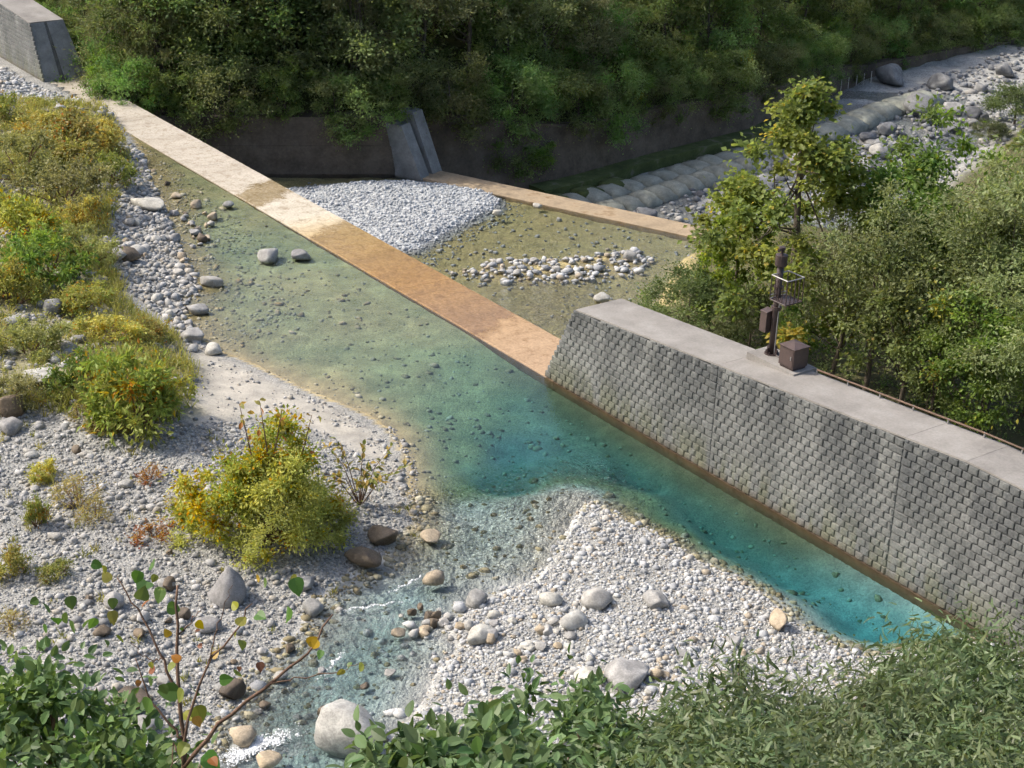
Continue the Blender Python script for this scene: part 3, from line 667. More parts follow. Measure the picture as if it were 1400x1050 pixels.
# far retaining wall
far = tag(empty('retaining_wall'), 'long dark brown retaining wall under the far forest', 'wall')
fp = resample(BANK_BASE[3:], 2.0)
for k in range(0, len(fp)-1, 5):
    seg = fp[k:k+6]
    if len(seg) < 2: break
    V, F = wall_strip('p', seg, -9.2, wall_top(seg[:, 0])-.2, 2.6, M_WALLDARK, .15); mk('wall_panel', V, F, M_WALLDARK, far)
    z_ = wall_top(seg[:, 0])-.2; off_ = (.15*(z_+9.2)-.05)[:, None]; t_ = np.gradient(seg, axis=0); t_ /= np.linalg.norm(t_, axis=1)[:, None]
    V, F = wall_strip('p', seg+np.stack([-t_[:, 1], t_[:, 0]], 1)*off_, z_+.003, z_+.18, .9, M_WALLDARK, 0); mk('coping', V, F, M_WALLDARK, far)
# mossy apron and rows of precast blocks
rev = tag(empty('block_revetment'), 'mossy revetment of precast concrete blocks below the sill', 'revetment')
moss = resample(pw([(745,262),(800,250),(885,222),(1030,185),(1090,160)], -7.6), 2.0)
V, F = wall_strip('m', moss, -9.0, -7.55, 3.4, M_MOSS); mk('mossy_ledge', V, F, M_MOSS, rev)
def bulge(lx, ly, lz, seed):
    rg = np.random.default_rng(seed); nx_, ny_ = 6, 5; V = []
    for j in range(ny_):
        for i in range(nx_):
            u, v = i/(nx_-1)*2-1, j/(ny_-1)*2-1
            V.append((u*lx/2, v*ly/2, lz*(1-.5*abs(u)**7)*(1-.35*max(0, -v)**2-.3*abs(v)**7)+rg.uniform(-.02, .02)))
    n0 = len(V); V += [(p[0], p[1], -.9) for p in V]; F = []
    for j in range(ny_-1):
        for i in range(nx_-1): q = j*nx_+i; F.append((q, q+1, q+nx_+1, q+nx_))
    ring = [i for i in range(nx_)]+[j*nx_+nx_-1 for j in range(1, ny_)]+[(ny_-1)*nx_+i for i in range(nx_-2, -1, -1)]+[j*nx_ for j in range(ny_-2, 0, -1)]
    for a_, b_ in zip(ring, ring[1:]+ring[:1]): F.append((a_, a_+n0, b_+n0, b_))
    return np.array(V), F
def block_row(pix, z, wd, hgt, step, seed, mat):
    pts = resample(pw(pix, z), step); mes = [mk('precast_block', *bulge(step*.90, wd, hgt, seed+i), mat, link=False, smooth=True) for i in range(3)]
    for k in range(len(pts)-1):
        m = (pts[k]+pts[k+1])/2; e = pts[k+1]-pts[k]; o = ob('precast_block', mes[k % 3], rev, (m[0], m[1], z-.35), math.atan2(e[1], e[0]))
        o.rotation_euler = (rng.uniform(-.09, .09), rng.uniform(-.09, .09), math.atan2(e[1], e[0])+rng.uniform(-.07, .07))
block_row([(775,274),(850,254),(940,228),(1030,203)], -7.9, 2.3, .45, 1.75, 3, M_REVET)
block_row([(825,288),(890,268),(960,244),(1030,222)], -8.1, 2.2, .75, 1.7, 9, M_REVET)
block_row([(740,268),(800,254),(860,238)], -7.55, 1.6, .12, 2.2, 19, M_MOSS)
bar2 = tag(empty('concrete_groyne'), 'long rounded concrete ridge among the far river boulders', 'groyne')
gp = resample(pw([(1095,196),(1150,172),(1215,146),(1275,130)], -7.8), 3.0)
for k in range(len(gp)-1):
    m = (gp[k]+gp[k+1])/2; e = gp[k+1]-gp[k]; o = ob('ridge_section', mk('ridge_section', *bulge(3.0, 2.6, .75, 40+k), M_REVET, link=False, smooth=True), bar2, (m[0], m[1], -8.1), math.atan2(e[1], e[0]))
for k, (px, py) in enumerate([(1150,118),(1160,115),(1171,112),(1181,110),(1191,107)]):
    p = P(px, py, -7.6); h = .6
    st = mk('marker_stake', *join([tube([(0, 0, -.4), (0, 0, h)], [.035, .03], 7), tube([(0, 0, h), (0, 0, h+.06)], [.05, .02], 7)]), mat_plain('white_stake_paint', (.55, .52, .48)) if k == 0 else bpy.data.materials['white_stake_paint']); st.location = tuple(p)
    tag(st, 'thin white stake before the far retaining wall, %s from the left' % ['first', 'second', 'third', 'fourth', 'fifth'][k], 'stake', 'white stakes by the far wall')

# ------------------------------------------------------------------ stones
_one = ['', 'first', 'second', 'third', 'fourth', 'fifth', 'sixth', 'seventh', 'eighth', 'ninth', 'tenth', 'eleventh', 'twelfth', 'thirteenth', 'fourteenth', 'fifteenth', 'sixteenth', 'seventeenth', 'eighteenth', 'nineteenth']
_ten = {2: 'twent', 3: 'thirt', 4: 'fort', 5: 'fift', 6: 'sixt', 7: 'sevent', 8: 'eight', 9: 'ninet'}
ORD = [_one[k] if k < 20 else (_ten[k//10]+'ieth' if k % 10 == 0 else _ten[k//10]+'y-'+_one[k % 10]) for k in range(1, 100)]
def ico(sub):
    import bmesh
    bm = bmesh.new(); bmesh.ops.create_icosphere(bm, subdivisions=sub, radius=1.0)
    V = np.array([v.co[:] for v in bm.verts]); F = np.array([[v.index for v in f.verts] for f in bm.faces]); bm.free(); return V, F
IV1, IF1 = ico(1); IV2, IF2 = ico(2); IV3, IF3 = ico(3)
def stone(rg, V, cuts=5, lump=.18, flat=.7):
    V = V.copy()
    for _ in range(4):
        d = rg.normal(size=3); d /= np.linalg.norm(d); ph = rg.uniform(0, 6.3); V = V*(1+lump*.5*np.sin(V@d*rg.uniform(1.5, 3.2)+ph))[:, None]
    for _ in range(cuts):
        d = rg.normal(size=3); d /= np.linalg.norm(d); h = rg.uniform(.55, .85); k = V@d
        V = V - np.clip(k-h, 0, None)[:, None]*d*rg.uniform(.7, 1.0)
    V = V/np.abs(V).max(0); V[:, 2] *= flat; return V
def rotz(V, a): c, s = np.cos(a), np.sin(a); return np.stack([V[..., 0]*c-V[..., 1]*s, V[..., 0]*s+V[..., 1]*c, V[..., 2]], -1)
PALETTES = {
 'white': [(.52, .52, .51), (.46, .47, .48), (.57, .57, .55), (.40, .41, .42), (.50, .48, .44), (.43, .37, .29), (.33, .34, .355), (.49, .49, .49), (.46, .47, .48)],
 'grey': [(.39, .385, .37), (.34, .34, .335), (.44, .43, .41), (.27, .27, .27), (.40, .37, .32), (.49, .48, .465)],
 'blue': [(.44, .46, .48), (.50, .52, .54), (.36, .38, .41), (.54, .55, .56)],
 'bed': [(.30, .27, .17), (.36, .33, .23), (.27, .23, .14), (.40, .38, .29)],
 'river': [(.29, .295, .30), (.21, .215, .225), (.36, .36, .35), (.42, .40, .37)]}
def pebbles(name, xy, size, pal, seed, sink=.3, flat=(.5, .8), zoff=0.0, kind='stuff', V0=None, F0=None, zfun=ground):
    rg = np.random.default_rng(seed); n = len(xy); V0 = IV1 if V0 is None else V0; F0 = IF1 if F0 is None else F0
    base = np.stack([stone(rg, V0, 3, .2, 1.0) for _ in range(12)])
    pick = rg.integers(0, 12, n); B = base[pick]
    B = B*np.stack([rg.uniform(.75, 1.25, n), rg.uniform(.65, 1.0, n), rg.uniform(*flat, n)], 1)[:, None, :]
    t = rg.uniform(-.35, .35, n)[:, None]; c, s = np.cos(t), np.sin(t)
    B = np.stack([B[..., 0]*c-B[..., 2]*s, B[..., 1], B[..., 0]*s+B[..., 2]*c], -1)
    B = rotz(B, rg.uniform(0, 6.28, n)[:, None])*size[:, None, None]
    z = zfun(xy[:, 0], xy[:, 1]) + size*.65*(1-sink*1.6) + zoff
    V = B + np.stack([xy[:, 0], xy[:, 1], z], 1)[:, None, :]
    m = len(V0); F = (F0[None] + (np.arange(n)*m)[:, None, None]).reshape(-1, 3)
    pc = np.array(PALETTES[pal]); w = rg.dirichlet(np.ones(len(pc))*3); cc = pc[rg.integers(0, len(pc), n)]*rg.uniform(.82, 1.15, n)[:, None]
    o = mk(name, V.reshape(-1, 3), F, M_ROCK, col=np.repeat(cc, m, 0), smooth=True)
    return o
def scatter(poly, dens, seed, accept=None):
    rg = np.random.default_rng(seed); p = np.array([np.array(q) for q in poly]); lo, hi = p.min(0), p.max(0); n = int((hi-lo).prod()*dens)
    xy = rg.uniform(lo, hi, (n, 2)); ok = inside(xy[:, 0], xy[:, 1], poly)
    if accept is not None: ok &= accept(xy[:, 0], xy[:, 1])
    return xy[ok]
def lognorm(n, med, sig, lo, hi, seed): return np.clip(np.random.default_rng(seed).lognormal(math.log(med), sig, n), lo, hi)
LEFTG = pw([(-60,540),(60,560),(140,578),(262,590),(300,585),(380,578),(440,590),(500,625),(540,640),(552,620),(557,650),(556,690),(570,720),(540,740),(520,770),(475,800),(450,830),(440,870),(395,910),(350,955),(320,1000),(290,1070),(-80,1070)], .3)
def not_sand(x, y): return ~(inside(x, y, SAND) & (seg_dist(x, y, SAND, True)+fbm(x*.9, y*.9, 77)*1.2 > .25))
def patchy(x, y): return fbm(x*.55, y*.55, 88)+.62 > np.random.default_rng(5).uniform(0, .75, np.shape(x))
xy = np.concatenate([scatter(LEFTG, 120, 101, lambda a, b: not_sand(a, b) & patchy(a, b) & ~inside(a, b, POOL)), scatter(POOL, 55, 175, lambda a, b: seg_dist(a, b, SHORE_L[15:20]) < .4), scatter(SAND, 14, 176, lambda a, b: fbm(a*1.1, b*1.1, 177) > -.02), scatter(SAND, 70, 178, lambda a, b: seg_dist(a, b, SHORE_L[13:20]) < .9+fbm(a*1.3, b*1.3, 179)*1.2)]); tag(pebbles('gravel', xy, lognorm(len(xy), .036, .6, .022, .2, 1), 'grey', 201, sink=.42), 'loose grey gravel and cobbles of the left bank', kind='stuff')
BARP = pw([(545,1070),(565,1000),(592,960),(605,925),(625,890),(604,870),(614,850),(660,820),(715,802),(738,772),(755,737),(775,706),(800,687),(830,700),(862,716),(910,738),(950,766),(1000,790),(1050,820),(1078,850),(1105,872),(1140,888),(1190,905),(1330,890),(1420,930),(1420,1070)])
xy = np.concatenate([scatter(BARP, 170, 102, lambda a, b: ~inside(a, b, POOL)), scatter(POOL, 60, 172, lambda a, b: seg_dist(a, b, SHORE_B) < .2+.5*np.clip(fbm(a*1.5, b*1.5, 186)+.2, 0, 1))]); tag(pebbles('gravel', xy, lognorm(len(xy), .034, .58, .020, .18, 2), 'white', 202, sink=.42), 'white gravel of the bar beside the pool', kind='stuff')
xy = np.concatenate([scatter(ISLAND, 38, 103), scatter(pw([(300,270),(420,245),(640,244),(720,270),(720,300),(640,335),(590,360),(500,365)], -5), 10, 184, lambda a, b: (seg_dist(a, b, ISLAND, True) < 1.3+fbm(a*.9, b*.9, 185)*2.5))]); tag(pebbles('gravel', xy, lognorm(len(xy), .07, .35, .04, .18, 3), 'blue', 203, sink=.4), 'pale blue grey gravel of the stilling pool island', kind='stuff')
SHOREG = pw([(150,205),(182,195),(200,220),(212,255),(232,290),(240,320),(256,352),(275,392),(255,418),(262,445),(285,475),(262,480),(236,440),(178,405),(158,360),(150,300),(160,250)], .2)
xy = scatter(SHOREG, 32, 104); tag(pebbles('gravel', xy, lognorm(len(xy), .095, .45, .05, .3, 4), 'grey', 204), 'grey shingle along the left shore of the pool', kind='stuff')
xy = scatter(VEG, 9, 181, lambda a, b: (a > -36) & (fbm(a*.45, b*.45, 120) < -.02)); tag(pebbles('gravel', xy, lognorm(len(xy), .09, .6, .05, .4, 182), 'grey', 183), 'stones showing between the weeds of the left bank', kind='stuff')
TOPG = pw([(-40,62),(50,118),(120,140),(100,150),(-40,140)], .05)
xy = scatter(TOPG, 16, 105); tag(pebbles('gravel', xy, lognorm(len(xy), .10, .4, .05, .3, 5), 'white', 205), 'gravel at the foot of the left wing', kind='stuff')
# stones on the bed, seen through the water
bedp = list(SHORE_L[:11])+pw([(420,430),(360,330),(250,232)], 0)
xy = scatter(bedp, 9, 106); xy2 = scatter(POOL, 3.0, 107, lambda a, b: to_sn(a, b)[1] < -.5); xy3 = scatter(POOL, 30, 108, lambda a, b: (np.minimum(seg_dist(a, b, SHORE_B[14:]), seg_dist(a, b, SHORE_L[18:])) < 1.0)); xy4 = scatter(POOL, 2.2, 109, lambda a, b: (b < 51) & (seg_dist(a, b, SHORE_B[13:]) > 1.5) & (b < 46) & (to_sn(a, b)[1] < -7))
tag(pebbles('stream_stones', xy4, lognorm(len(xy4), .09, .5, .05, .3, 16), 'white', 216, sink=.45), 'pale stones on the bed of the inflowing stream', kind='stuff')
xy = np.concatenate([xy, xy2, xy3]); tag(pebbles('bed_stones', xy, lognorm(len(xy), .075, .45, .04, .24, 6), 'bed', 206, sink=.66), 'brownish stones lying under the clear water', kind='stuff')
xy = scatter(STONEBAR, 7, 110); xyb = scatter(pw([(700,275),(1000,340),(890,400),(770,440),(560,350)], -5), 1.4, 111); szz = np.concatenate([lognorm(len(xy), .17, .4, .08, .4, 7), lognorm(len(xyb), .10, .35, .05, .22, 8)]); xy = np.concatenate([xy, xyb])
tag(pebbles('shoal_stones', xy, szz, 'white', 207), 'pale stones of the shoal in the stilling pool', kind='stuff')
RIVP = pw([(850,285),(960,250),(1040,220),(1110,190),(1200,140),(1300,95),(1420,60),(1600,60),(1500,150),(1380,200),(1290,262),(1180,300),(1060,345),(980,322)], -8)
xy = scatter(RIVP, 2.2, 112); tag(pebbles('river_stones', xy, lognorm(len(xy), .19, .4, .08, .45, 9), 'river', 208), 'cobbles filling the rocky riverbed downstream', kind='stuff')

def boulder_mesh(seed, mat, sub=3, cuts=6, lump=.22, flat=.7):
    rg = np.random.default_rng(seed); V, F = (IV3, IF3) if sub == 3 else (IV2, IF2)
    V = stone(rg, V, cuts, lump, flat); return mk('boulder', V, F, mat, link=False, smooth=True)
BM = {k: [boulder_mesh(300+i+h, m, 3 if i < 5 else 2, 7+2*i, .3, [.62, .7, .55, .8, .68, .6][i % 6]) for i in range(6)] for h, (k, m) in enumerate((('pale', M_BPALE), ('grey', M_BGREY), ('brown', M_BBROWN), ('tan', M_BTAN), ('dark', M_BDARK)))}
def put_boulder(px, py, wpx, kind, label, group=None, name='boulder', z=None, i=None, hs=1.0, rz=None, asp=1.0, sink=.25, seed=None):
    """px, py is the middle of the stone in the survey, wpx its width there"""
    zz = 0.0 if z is None else z
    for _ in range(6):
        p = P(px, py, zz)
        if z is None: zz = float(ground(p[0], p[1]))
    r = wpx/2/(FPX/float((p-CAM)@CF)); k = int(abs(hash((px, py)))) % 6 if i is None else i
    p = P(px, py+wpx*.10, zz)
    o = ob(name, BM[kind][k], None, (p[0], p[1], zz+r*hs*.68*(1-sink*1.6)), (px*.37+py*.11) % 6.28 if rz is None else rz, (r, r*asp, r*hs))
    return tag(o, label, 'boulder' if name == 'boulder' else 'stone', group)
# boulders that stand out
put_boulder(481, 1003, 92, 'pale', 'largest white rounded boulder beside the whitewater at bottom', i=1, hs=1.15, asp=.85, z=.35)
pk = stone(np.random.default_rng(42), IV3, 10, .15, 1.0); tz = np.clip((pk[:, 2]+.2)/1.2, 0, 1)
pk[:, :2] = pk[:, :2]*(1-.72*tz)[:, None]+np.stack([-.12*tz, .1*tz], 1); pk = rotz(pk, .5)
BM['grey'].append(mk('boulder', pk, IF3, M_BGREY, link=False, smooth=True))
put_boulder(316, 812, 58, 'grey', 'pointed grey boulder standing on the left gravel', i=6, hs=1.25, rz=0.0, sink=.2)
put_boulder(524, 735, 44, 'brown', 'round dark brown boulder right of the yellow bush', i=0, hs=1.0)
put_boulder(497, 765, 60, 'brown', 'long dark brown boulder at the stream edge below the bush', i=2, hs=.8, asp=.6, rz=2.6)
put_boulder(587, 735, 32, 'tan', 'cream flat stone in the shallows beside the gravel point', i=4, z=0, hs=.9)
put_boulder(596, 795, 36, 'tan', 'cream block-shaped stone alone in the stream mouth', i=5, z=.05, hs=1.0, asp=.7)
put_boulder(652, 823, 33, 'pale', 'white upright stone at the upper left corner of the gravel bar', i=0, hs=1.1)
put_boulder(654, 872, 50, 'pale', 'pale slab leaning at the left side of the gravel bar', i=2, hs=.8, asp=.65, rz=.7)
put_boulder(814, 822, 44, 'grey', 'grey stone in the middle of the gravel bar', i=3, hs=.85)
put_boulder(895, 824, 38, 'grey', 'low grey stone in the bar right of the middle grey stone', i=1, hs=.8)
put_boulder(1062, 852, 40, 'tan', 'tan broken rock at the right tip of the gravel bar', i=4, hs=1.2, asp=.7, rz=1.9)
put_boulder(786, 850, 52, 'pale', 'wide cream stone with dark side in the gravel bar', i=5, hs=.8, asp=.7)
put_boulder(752, 823, 34, 'pale', 'white angular cobble near the head of the gravel bar', i=4, hs=1.0)
put_boulder(857, 928, 62, 'grey', 'large grey boulder on the bar above the foreground leaves', i=0, hs=.9)
put_boulder(806, 925, 44, 'pale', 'white boulder left of the large grey one above the leaves', i=2, hs=.8)
put_boulder(427, 832, 34, 'pale', 'white split stone at the stream edge', i=3, hs=.9)
put_boulder(200, 279, 62, 'pale', 'long flat pale slab on the left shore of the pool', i=2, hs=.55, asp=.42, rz=-.45)
put_boulder(367, 352, 40, 'grey', 'larger of two grey boulders standing in the pool', i=4, z=-.12, hs=.8, asp=.75)
put_boulder(410, 351, 27, 'grey', 'smaller of two grey boulders standing in the pool', i=0, z=-.12, hs=.95)
put_boulder(312, 281, 16, 'pale', 'small white stone in the pool near the pale crest', i=4, z=-.03)
put_boulder(286, 386, 40, 'grey', 'long brownish boulder at the water edge of the left shore', i=2, hs=.75, asp=.55, rz=-.15)
put_boulder(272, 425, 36, 'grey', 'half sunk boulder in the shallows at the left shore', i=1, z=-.08, hs=.7, asp=.7)
put_boulder(263, 462, 32, 'grey', 'grey boulder at the shore just above the sand spit', i=0, hs=1.0)
put_boulder(292, 480, 28, 'pale', 'white stone at the tip of the sand spit', i=3, hs=.9)
put_boulder(178, 353, 34, 'brown', 'dark brown boulder among the left shore shingle', i=1, hs=1.1)
put_boulder(160, 350, 30, 'pale', 'pale boulder left of the dark one in the shingle', i=5, hs=1.0)
put_boulder(72, 428, 30, 'dark', 'dark grey boulder in the green weeds of the left bank', i=4, hs=1.5)
put_boulder(75, 492, 18, 'pale', 'small white stone among weeds on the left bank', i=3, hs=1.2)
put_boulder(50, 512, 50, 'pale', 'flat pale rock half buried in weeds on the left bank', i=2, hs=.5)
put_boulder(15, 585, 34, 'grey', 'grey boulder at the left frame edge below the weeds', i=0)
put_boulder(18, 560, 42, 'brown', 'mossy brown boulder at the left frame edge', i=3, hs=1.1)
put_boulder(185, 960, 60, 'brown', 'brown boulder on the gravel above the lower left leaves', i=0, hs=.8)
put_boulder(200, 990, 40, 'pale', 'pale stone beside the brown boulder at lower left', i=4, hs=.8)
put_boulder(335, 1005, 44, 'tan', 'orange tan rock left of the whitewater', i=5, z=.3, hs=.8)
put_boulder(366, 1038, 40, 'tan', 'tan rock splitting the whitewater at the bottom edge', i=0, z=.35, hs=.8)
put_boulder(318, 945, 38, 'brown', 'dark wet stone at the left edge of the stream', i=3)
put_boulder(282, 856, 40, 'grey', 'grey boulder on gravel below the pointed boulder', i=5, hs=.7)
put_boulder(822, 410, 22, 'pale', 'white stone behind the near end of the right wing', i=1, z=-5.1)
put_boulder(735, 283, 14, 'pale', 'white stone in shallows beside the low sill', i=2, z=-5.1)
put_boulder(680, 292, 14, 'pale', 'white stone at the right point of the gravel island', i=0, z=-4.9)
put_boulder(860, 352, 22, 'pale', 'largest pale stone of the shoal in the stilling pool', i=3, z=-5.05)
# cobbles one can pick out on the bar and the banks
rr = np.random.default_rng(31)
def cobble_set(n, poly_px, wr, kinds, label, group, z=0.1, seed=0):
    rg = np.random.default_rng(seed); poly = [np.array(q, float) for q in poly_px]; p = np.array(poly); c = 0; made = []
    while c < n:
        q = rg.uniform(p.min(0), p.max(0))
        if not inside(np.array([q[0]]), np.array([q[1]]), poly)[0]: continue
        c += 1
        kd_ = kinds[rg.integers(len(kinds))]; made.append((q[0], kd_)); made[-1] += (put_boulder(q[0], q[1], min(wr[1], wr[0]*rg.lognormal(0, .35)+2), kd_, label, group, name='cobble', i=int(rg.integers(0, 6)), hs=rg.uniform(.75, 1.15), asp=rg.uniform(.65, 1), rz=rg.uniform(0, 6.28), z=z),)
    cnt = {}
    for x_, k_, o_ in sorted(made, key=lambda t: t[0]):
        cnt[k_] = cnt.get(k_, 0)+1; o_['label'] = '%s %s from the left %s' % (ORD[cnt[k_]-1], {'pale': 'pale', 'grey': 'grey', 'brown': 'brown', 'tan': 'tan', 'dark': 'blue grey'}[k_]+' '+label.split(' ', 1)[0], label.split(' ', 1)[1])
cobble_set(26, [(560,850),(620,825),(690,830),(760,840),(820,880),(760,900),(660,880),(590,870)], (17, 34), ['pale', 'pale', 'tan', 'grey'], 'cobble in the gravel bar coarse strip', 'coarse cobbles of the gravel bar', None, 1)
cobble_set(12, [(525,850),(560,830),(615,835),(612,872),(540,872)], (16, 24), ['tan', 'pale', 'tan', 'brown'], 'cobble in the stream mouth', 'cobbles in the stream mouth', .04, 2)
cobble_set(30, [(700,880),(900,860),(1030,850),(1080,900),(900,950),(660,960)], (13, 30), ['pale', 'pale', 'grey', 'tan'], 'cobble on the lower gravel bar', 'cobbles of the lower gravel bar', None, 3)
cobble_set(30, [(160,290),(215,260),(240,310),(262,380),(240,440),(190,390),(165,330)], (13, 26), ['pale', 'grey', 'grey', 'tan'], 'cobble in the left shore shingle', 'cobbles of the left shore', None, 4)
cobble_set(46, [(20,600),(250,600),(260,720),(400,770),(440,800),(400,890),(300,960),(60,900),(20,760)], (13, 32), ['grey', 'grey', 'pale', 'brown'], 'cobble on the left gravel bank', 'cobbles of the left gravel bank', None, 5)
cobble_set(9, [(300,900),(420,880),(560,900),(520,960),(420,990),(330,990)], (16, 32), ['tan', 'brown', 'grey'], 'stone in the inflowing stream', 'stones in the inflowing stream', .1, 6)
cobble_set(22, [(205,230),(240,262),(300,300),(280,350),(262,340),(235,285)], (11, 18), ['tan', 'grey', 'brown'], 'stone in the left shore shallows', 'stones in the left shallows', -.08, 7)
cobble_set(18, [(640,372),(700,355),(800,350),(880,342),(880,365),(780,378)], (9, 16), ['pale'], 'stone on the stilling pool shoal', 'stones of the shoal', -5.05, 8)
cobble_set(62, [(870,300),(960,262),(1110,195),(1190,160),(1290,120),(1400,95),(1400,130),(1290,200),(1190,250),(1060,320),(960,318)], (22, 40), ['dark', 'dark', 'dark', 'grey'], 'boulder in the downstream riverbed', 'boulders of the downstream riverbed', None, 9)
for px, py, w_, k_, lab in [(1214, 108, 50, 'dark', 'largest dark boulder below the far forest edge'), (1290, 118, 38, 'dark', 'big dark boulder in the far riverbed near the ridge end'), (1252, 150, 46, 'dark', 'broad dark boulder right of the concrete ridge'), (1370, 100, 34, 'dark', 'dark boulder at the far right of the riverbed'), (1120, 232, 30, 'dark', 'dark boulder beside the small downstream pool'), (1185, 190, 26, 'dark', 'dark stone between ridge and small downstream pool')]:
    put_boulder(px, py, w_, k_, lab, None)
# whitewater
rg = np.random.default_rng(4); fq = []
for px, py, L_, w_, n_f, an in ((352, 1022, .55, .16, 2600, 38), (330, 1036, .35, .12, 900, 60), (505, 822, .5, .035, 420, 20), (560, 788, .4, .03, 260, 50), (455, 905, .4, .03, 220, 70)):
    u_ = rg.normal(0, 1, n_f); v_ = rg.normal(0, 1, n_f)*w_+.12*L_*np.sin(u_*5); an = math.radians(an); c_ = P(px, py, .2)[:2]
    fq.append(np.stack([u_*L_*math.cos(an)-v_*math.sin(an), u_*L_*math.sin(an)+v_*math.cos(an)], 1)+c_)
q = np.concatenate(fq); n = len(q)
M_FOAM = mat_plain('white_foam', (.8, .82, .83), .6, 9, .1, .2)
fo = pebbles('foam', q, lognorm(n, .014, .5, .007, .045, 44), 'white', 55, flat=(.25, .5), zfun=lambda a, b: -.035+stream_rise(b)-.01); fo.data.materials.clear(); fo.data.materials.append(M_FOAM); tag(fo, 'white foam where the stream tumbles in', kind='stuff')

# ------------------------------------------------------------------ plants
def unit(v): return v/(np.linalg.norm(v, axis=-1, keepdims=True)+1e-9)
LEAF4 = (np.array([(0, 0, 0), (.5, .48, .10), (0, 1, -.06), (-.5, .48, .10)]), np.array([[0, 1, 2], [0, 2, 3]]))
LEAF8 = (np.array([(0, 0, 0), (.38, .25, .07), (.5, .55, .08), (0, 1, -.14), (-.5, .55, .08), (-.38, .25, .07), (0, .3, 0), (0, .62, -.02)]),
         np.array([[0, 1, 6], [1, 2, 7], [1, 7, 6], [2, 3, 7], [3, 4, 7], [4, 5, 7], [5, 6, 7], [5, 0, 6]]))
def _oval(prof):
    V = [(0, 0, 0)]; F = []; n = len(prof)
    for t, w in prof: V += [(-w, t, .16*w-.10*t*t), (0, t, -.10*t*t), (w, t, .16*w-.10*t*t)]
    V.append((0, 1, -.13)); F += [(0, 2, 1), (0, 3, 2)]
    for k in range(n-1): a = 1+3*k; F += [(a, a+1, a+4), (a, a+4, a+3), (a+1, a+2, a+5), (a+1, a+5, a+4)]
    a = 1+3*(n-1); L = len(V)-1; F += [(a, a+1, L), (a+1, a+2, L)]
    return np.array(V), np.array(F)
LEAFO = _oval([(.10, .26), (.28, .46), (.5, .5), (.72, .36), (.90, .14)])
HEART = _oval([(.02, .30), (.18, .50), (.42, .50), (.68, .34), (.88, .13)])
BLADE = (np.array([(-.5, 0, 0), (.5, 0, 0), (.42, .45, .04), (-.42, .45, .04), (.25, .8, -.05), (-.25, .8, -.05), (0, 1, -.2)]), np.array([[0, 1, 2], [0, 2, 3], [3, 2, 4], [3, 4, 5], [5, 4, 6]]))
def leaves(tmpl, pos, axis_, nrm, length, width, cols):
    T, F = tmpl; a = unit(axis_); sd_ = unit(np.cross(a, nrm)); nn = np.cross(sd_, a)
    V = pos[:, None, :] + (T[None, :, 0:1]*width[:, None, None])*sd_[:, None, :] + (T[None, :, 1:2]*length[:, None, None])*a[:, None, :] + (T[None, :, 2:3]*length[:, None, None])*nn[:, None, :]
    n, m = len(pos), len(T); FF = (F[None]+(np.arange(n)*m)[:, None, None]).reshape(-1, 3)
    return V.reshape(-1, 3), FF, np.repeat(cols, m, 0)
def leaf_cloud(rg, cen, rad, per, size, pal, tmpl=LEAF4, asp=.55, flatc=.75, droop=.15, up=.55, accent=None, acc_p=0.0, clump_var=.22, out_c=None):
    """leaves gathered in clumps round the given centres"""
    n = len(cen); cnt = np.maximum(8, (per*(rad/np.mean(rad))**1.6).astype(int)); idx = np.repeat(np.arange(n), cnt); N = len(idx)
    d = unit(rg.normal(size=(N, 3))); r = np.clip(np.abs(rg.normal(0, .66, N)), .05, 1.7)
    off = d*r[:, None]*rad[idx][:, None]; off[:, 2] *= flatc
    pos = cen[idx]+off
    ax = unit(d*1.0 + rg.normal(size=(N, 3))*.55 + np.array([0, 0, -droop]))
    nr = unit(rg.normal(size=(N, 3))*.6 + np.array([0, 0, up]) + d*.35)
    pal = np.array(pal); cc = pal[rg.integers(0, len(pal), n)][idx]*.6 + pal[rg.integers(0, len(pal), N)]*.4
    cc = cc*(1+rg.uniform(-clump_var, clump_var, n)[idx])[:, None]*(1+rg.uniform(-.2, .2, N))[:, None]
    if accent is not None:
        pa = np.array(accent); cl = rg.uniform(0, 1, n) < acc_p*.6; m = (cl[idx] & (rg.uniform(0, 1, N) < .6)) | (rg.uniform(0, 1, N) < acc_p*.35)
        cc[m] = pa[rg.integers(0, len(pa), m.sum())]*rg.uniform(.8, 1.15, (m.sum(), 1))
    ln = size*rg.uniform(.65, 1.3, N)
    return leaves(tmpl, pos, ax, nr, ln, ln*asp, np.clip(cc, .005, .9))
GREEN_D = [(.17, .235, .09), (.20, .26, .10), (.145, .21, .085), (.235, .275, .115), (.215, .235, .11)]
GREEN_M = [(.135, .205, .055), (.16, .23, .065), (.115, .18, .05), (.195, .25, .08)]
OLIVE = [(.27, .30, .15), (.23, .265, .14), (.21, .245, .125), (.30, .315, .17)]
PINE = [(.205, .23, .12), (.235, .245, .128), (.17, .205, .112), (.27, .26, .14)]
POPLAR = [(.215, .285, .055), (.25, .31, .06), (.18, .245, .05), (.30, .33, .075)]
YELLOWS = [(.42, .30, .035), (.48, .33, .04), (.38, .25, .03), (.42, .18, .03)]
YGREEN = [(.33, .33, .10), (.39, .37, .11), (.29, .30, .09), (.44, .39, .13)]
LIME = [(.25, .32, .075), (.30, .36, .09), (.22, .28, .07)]
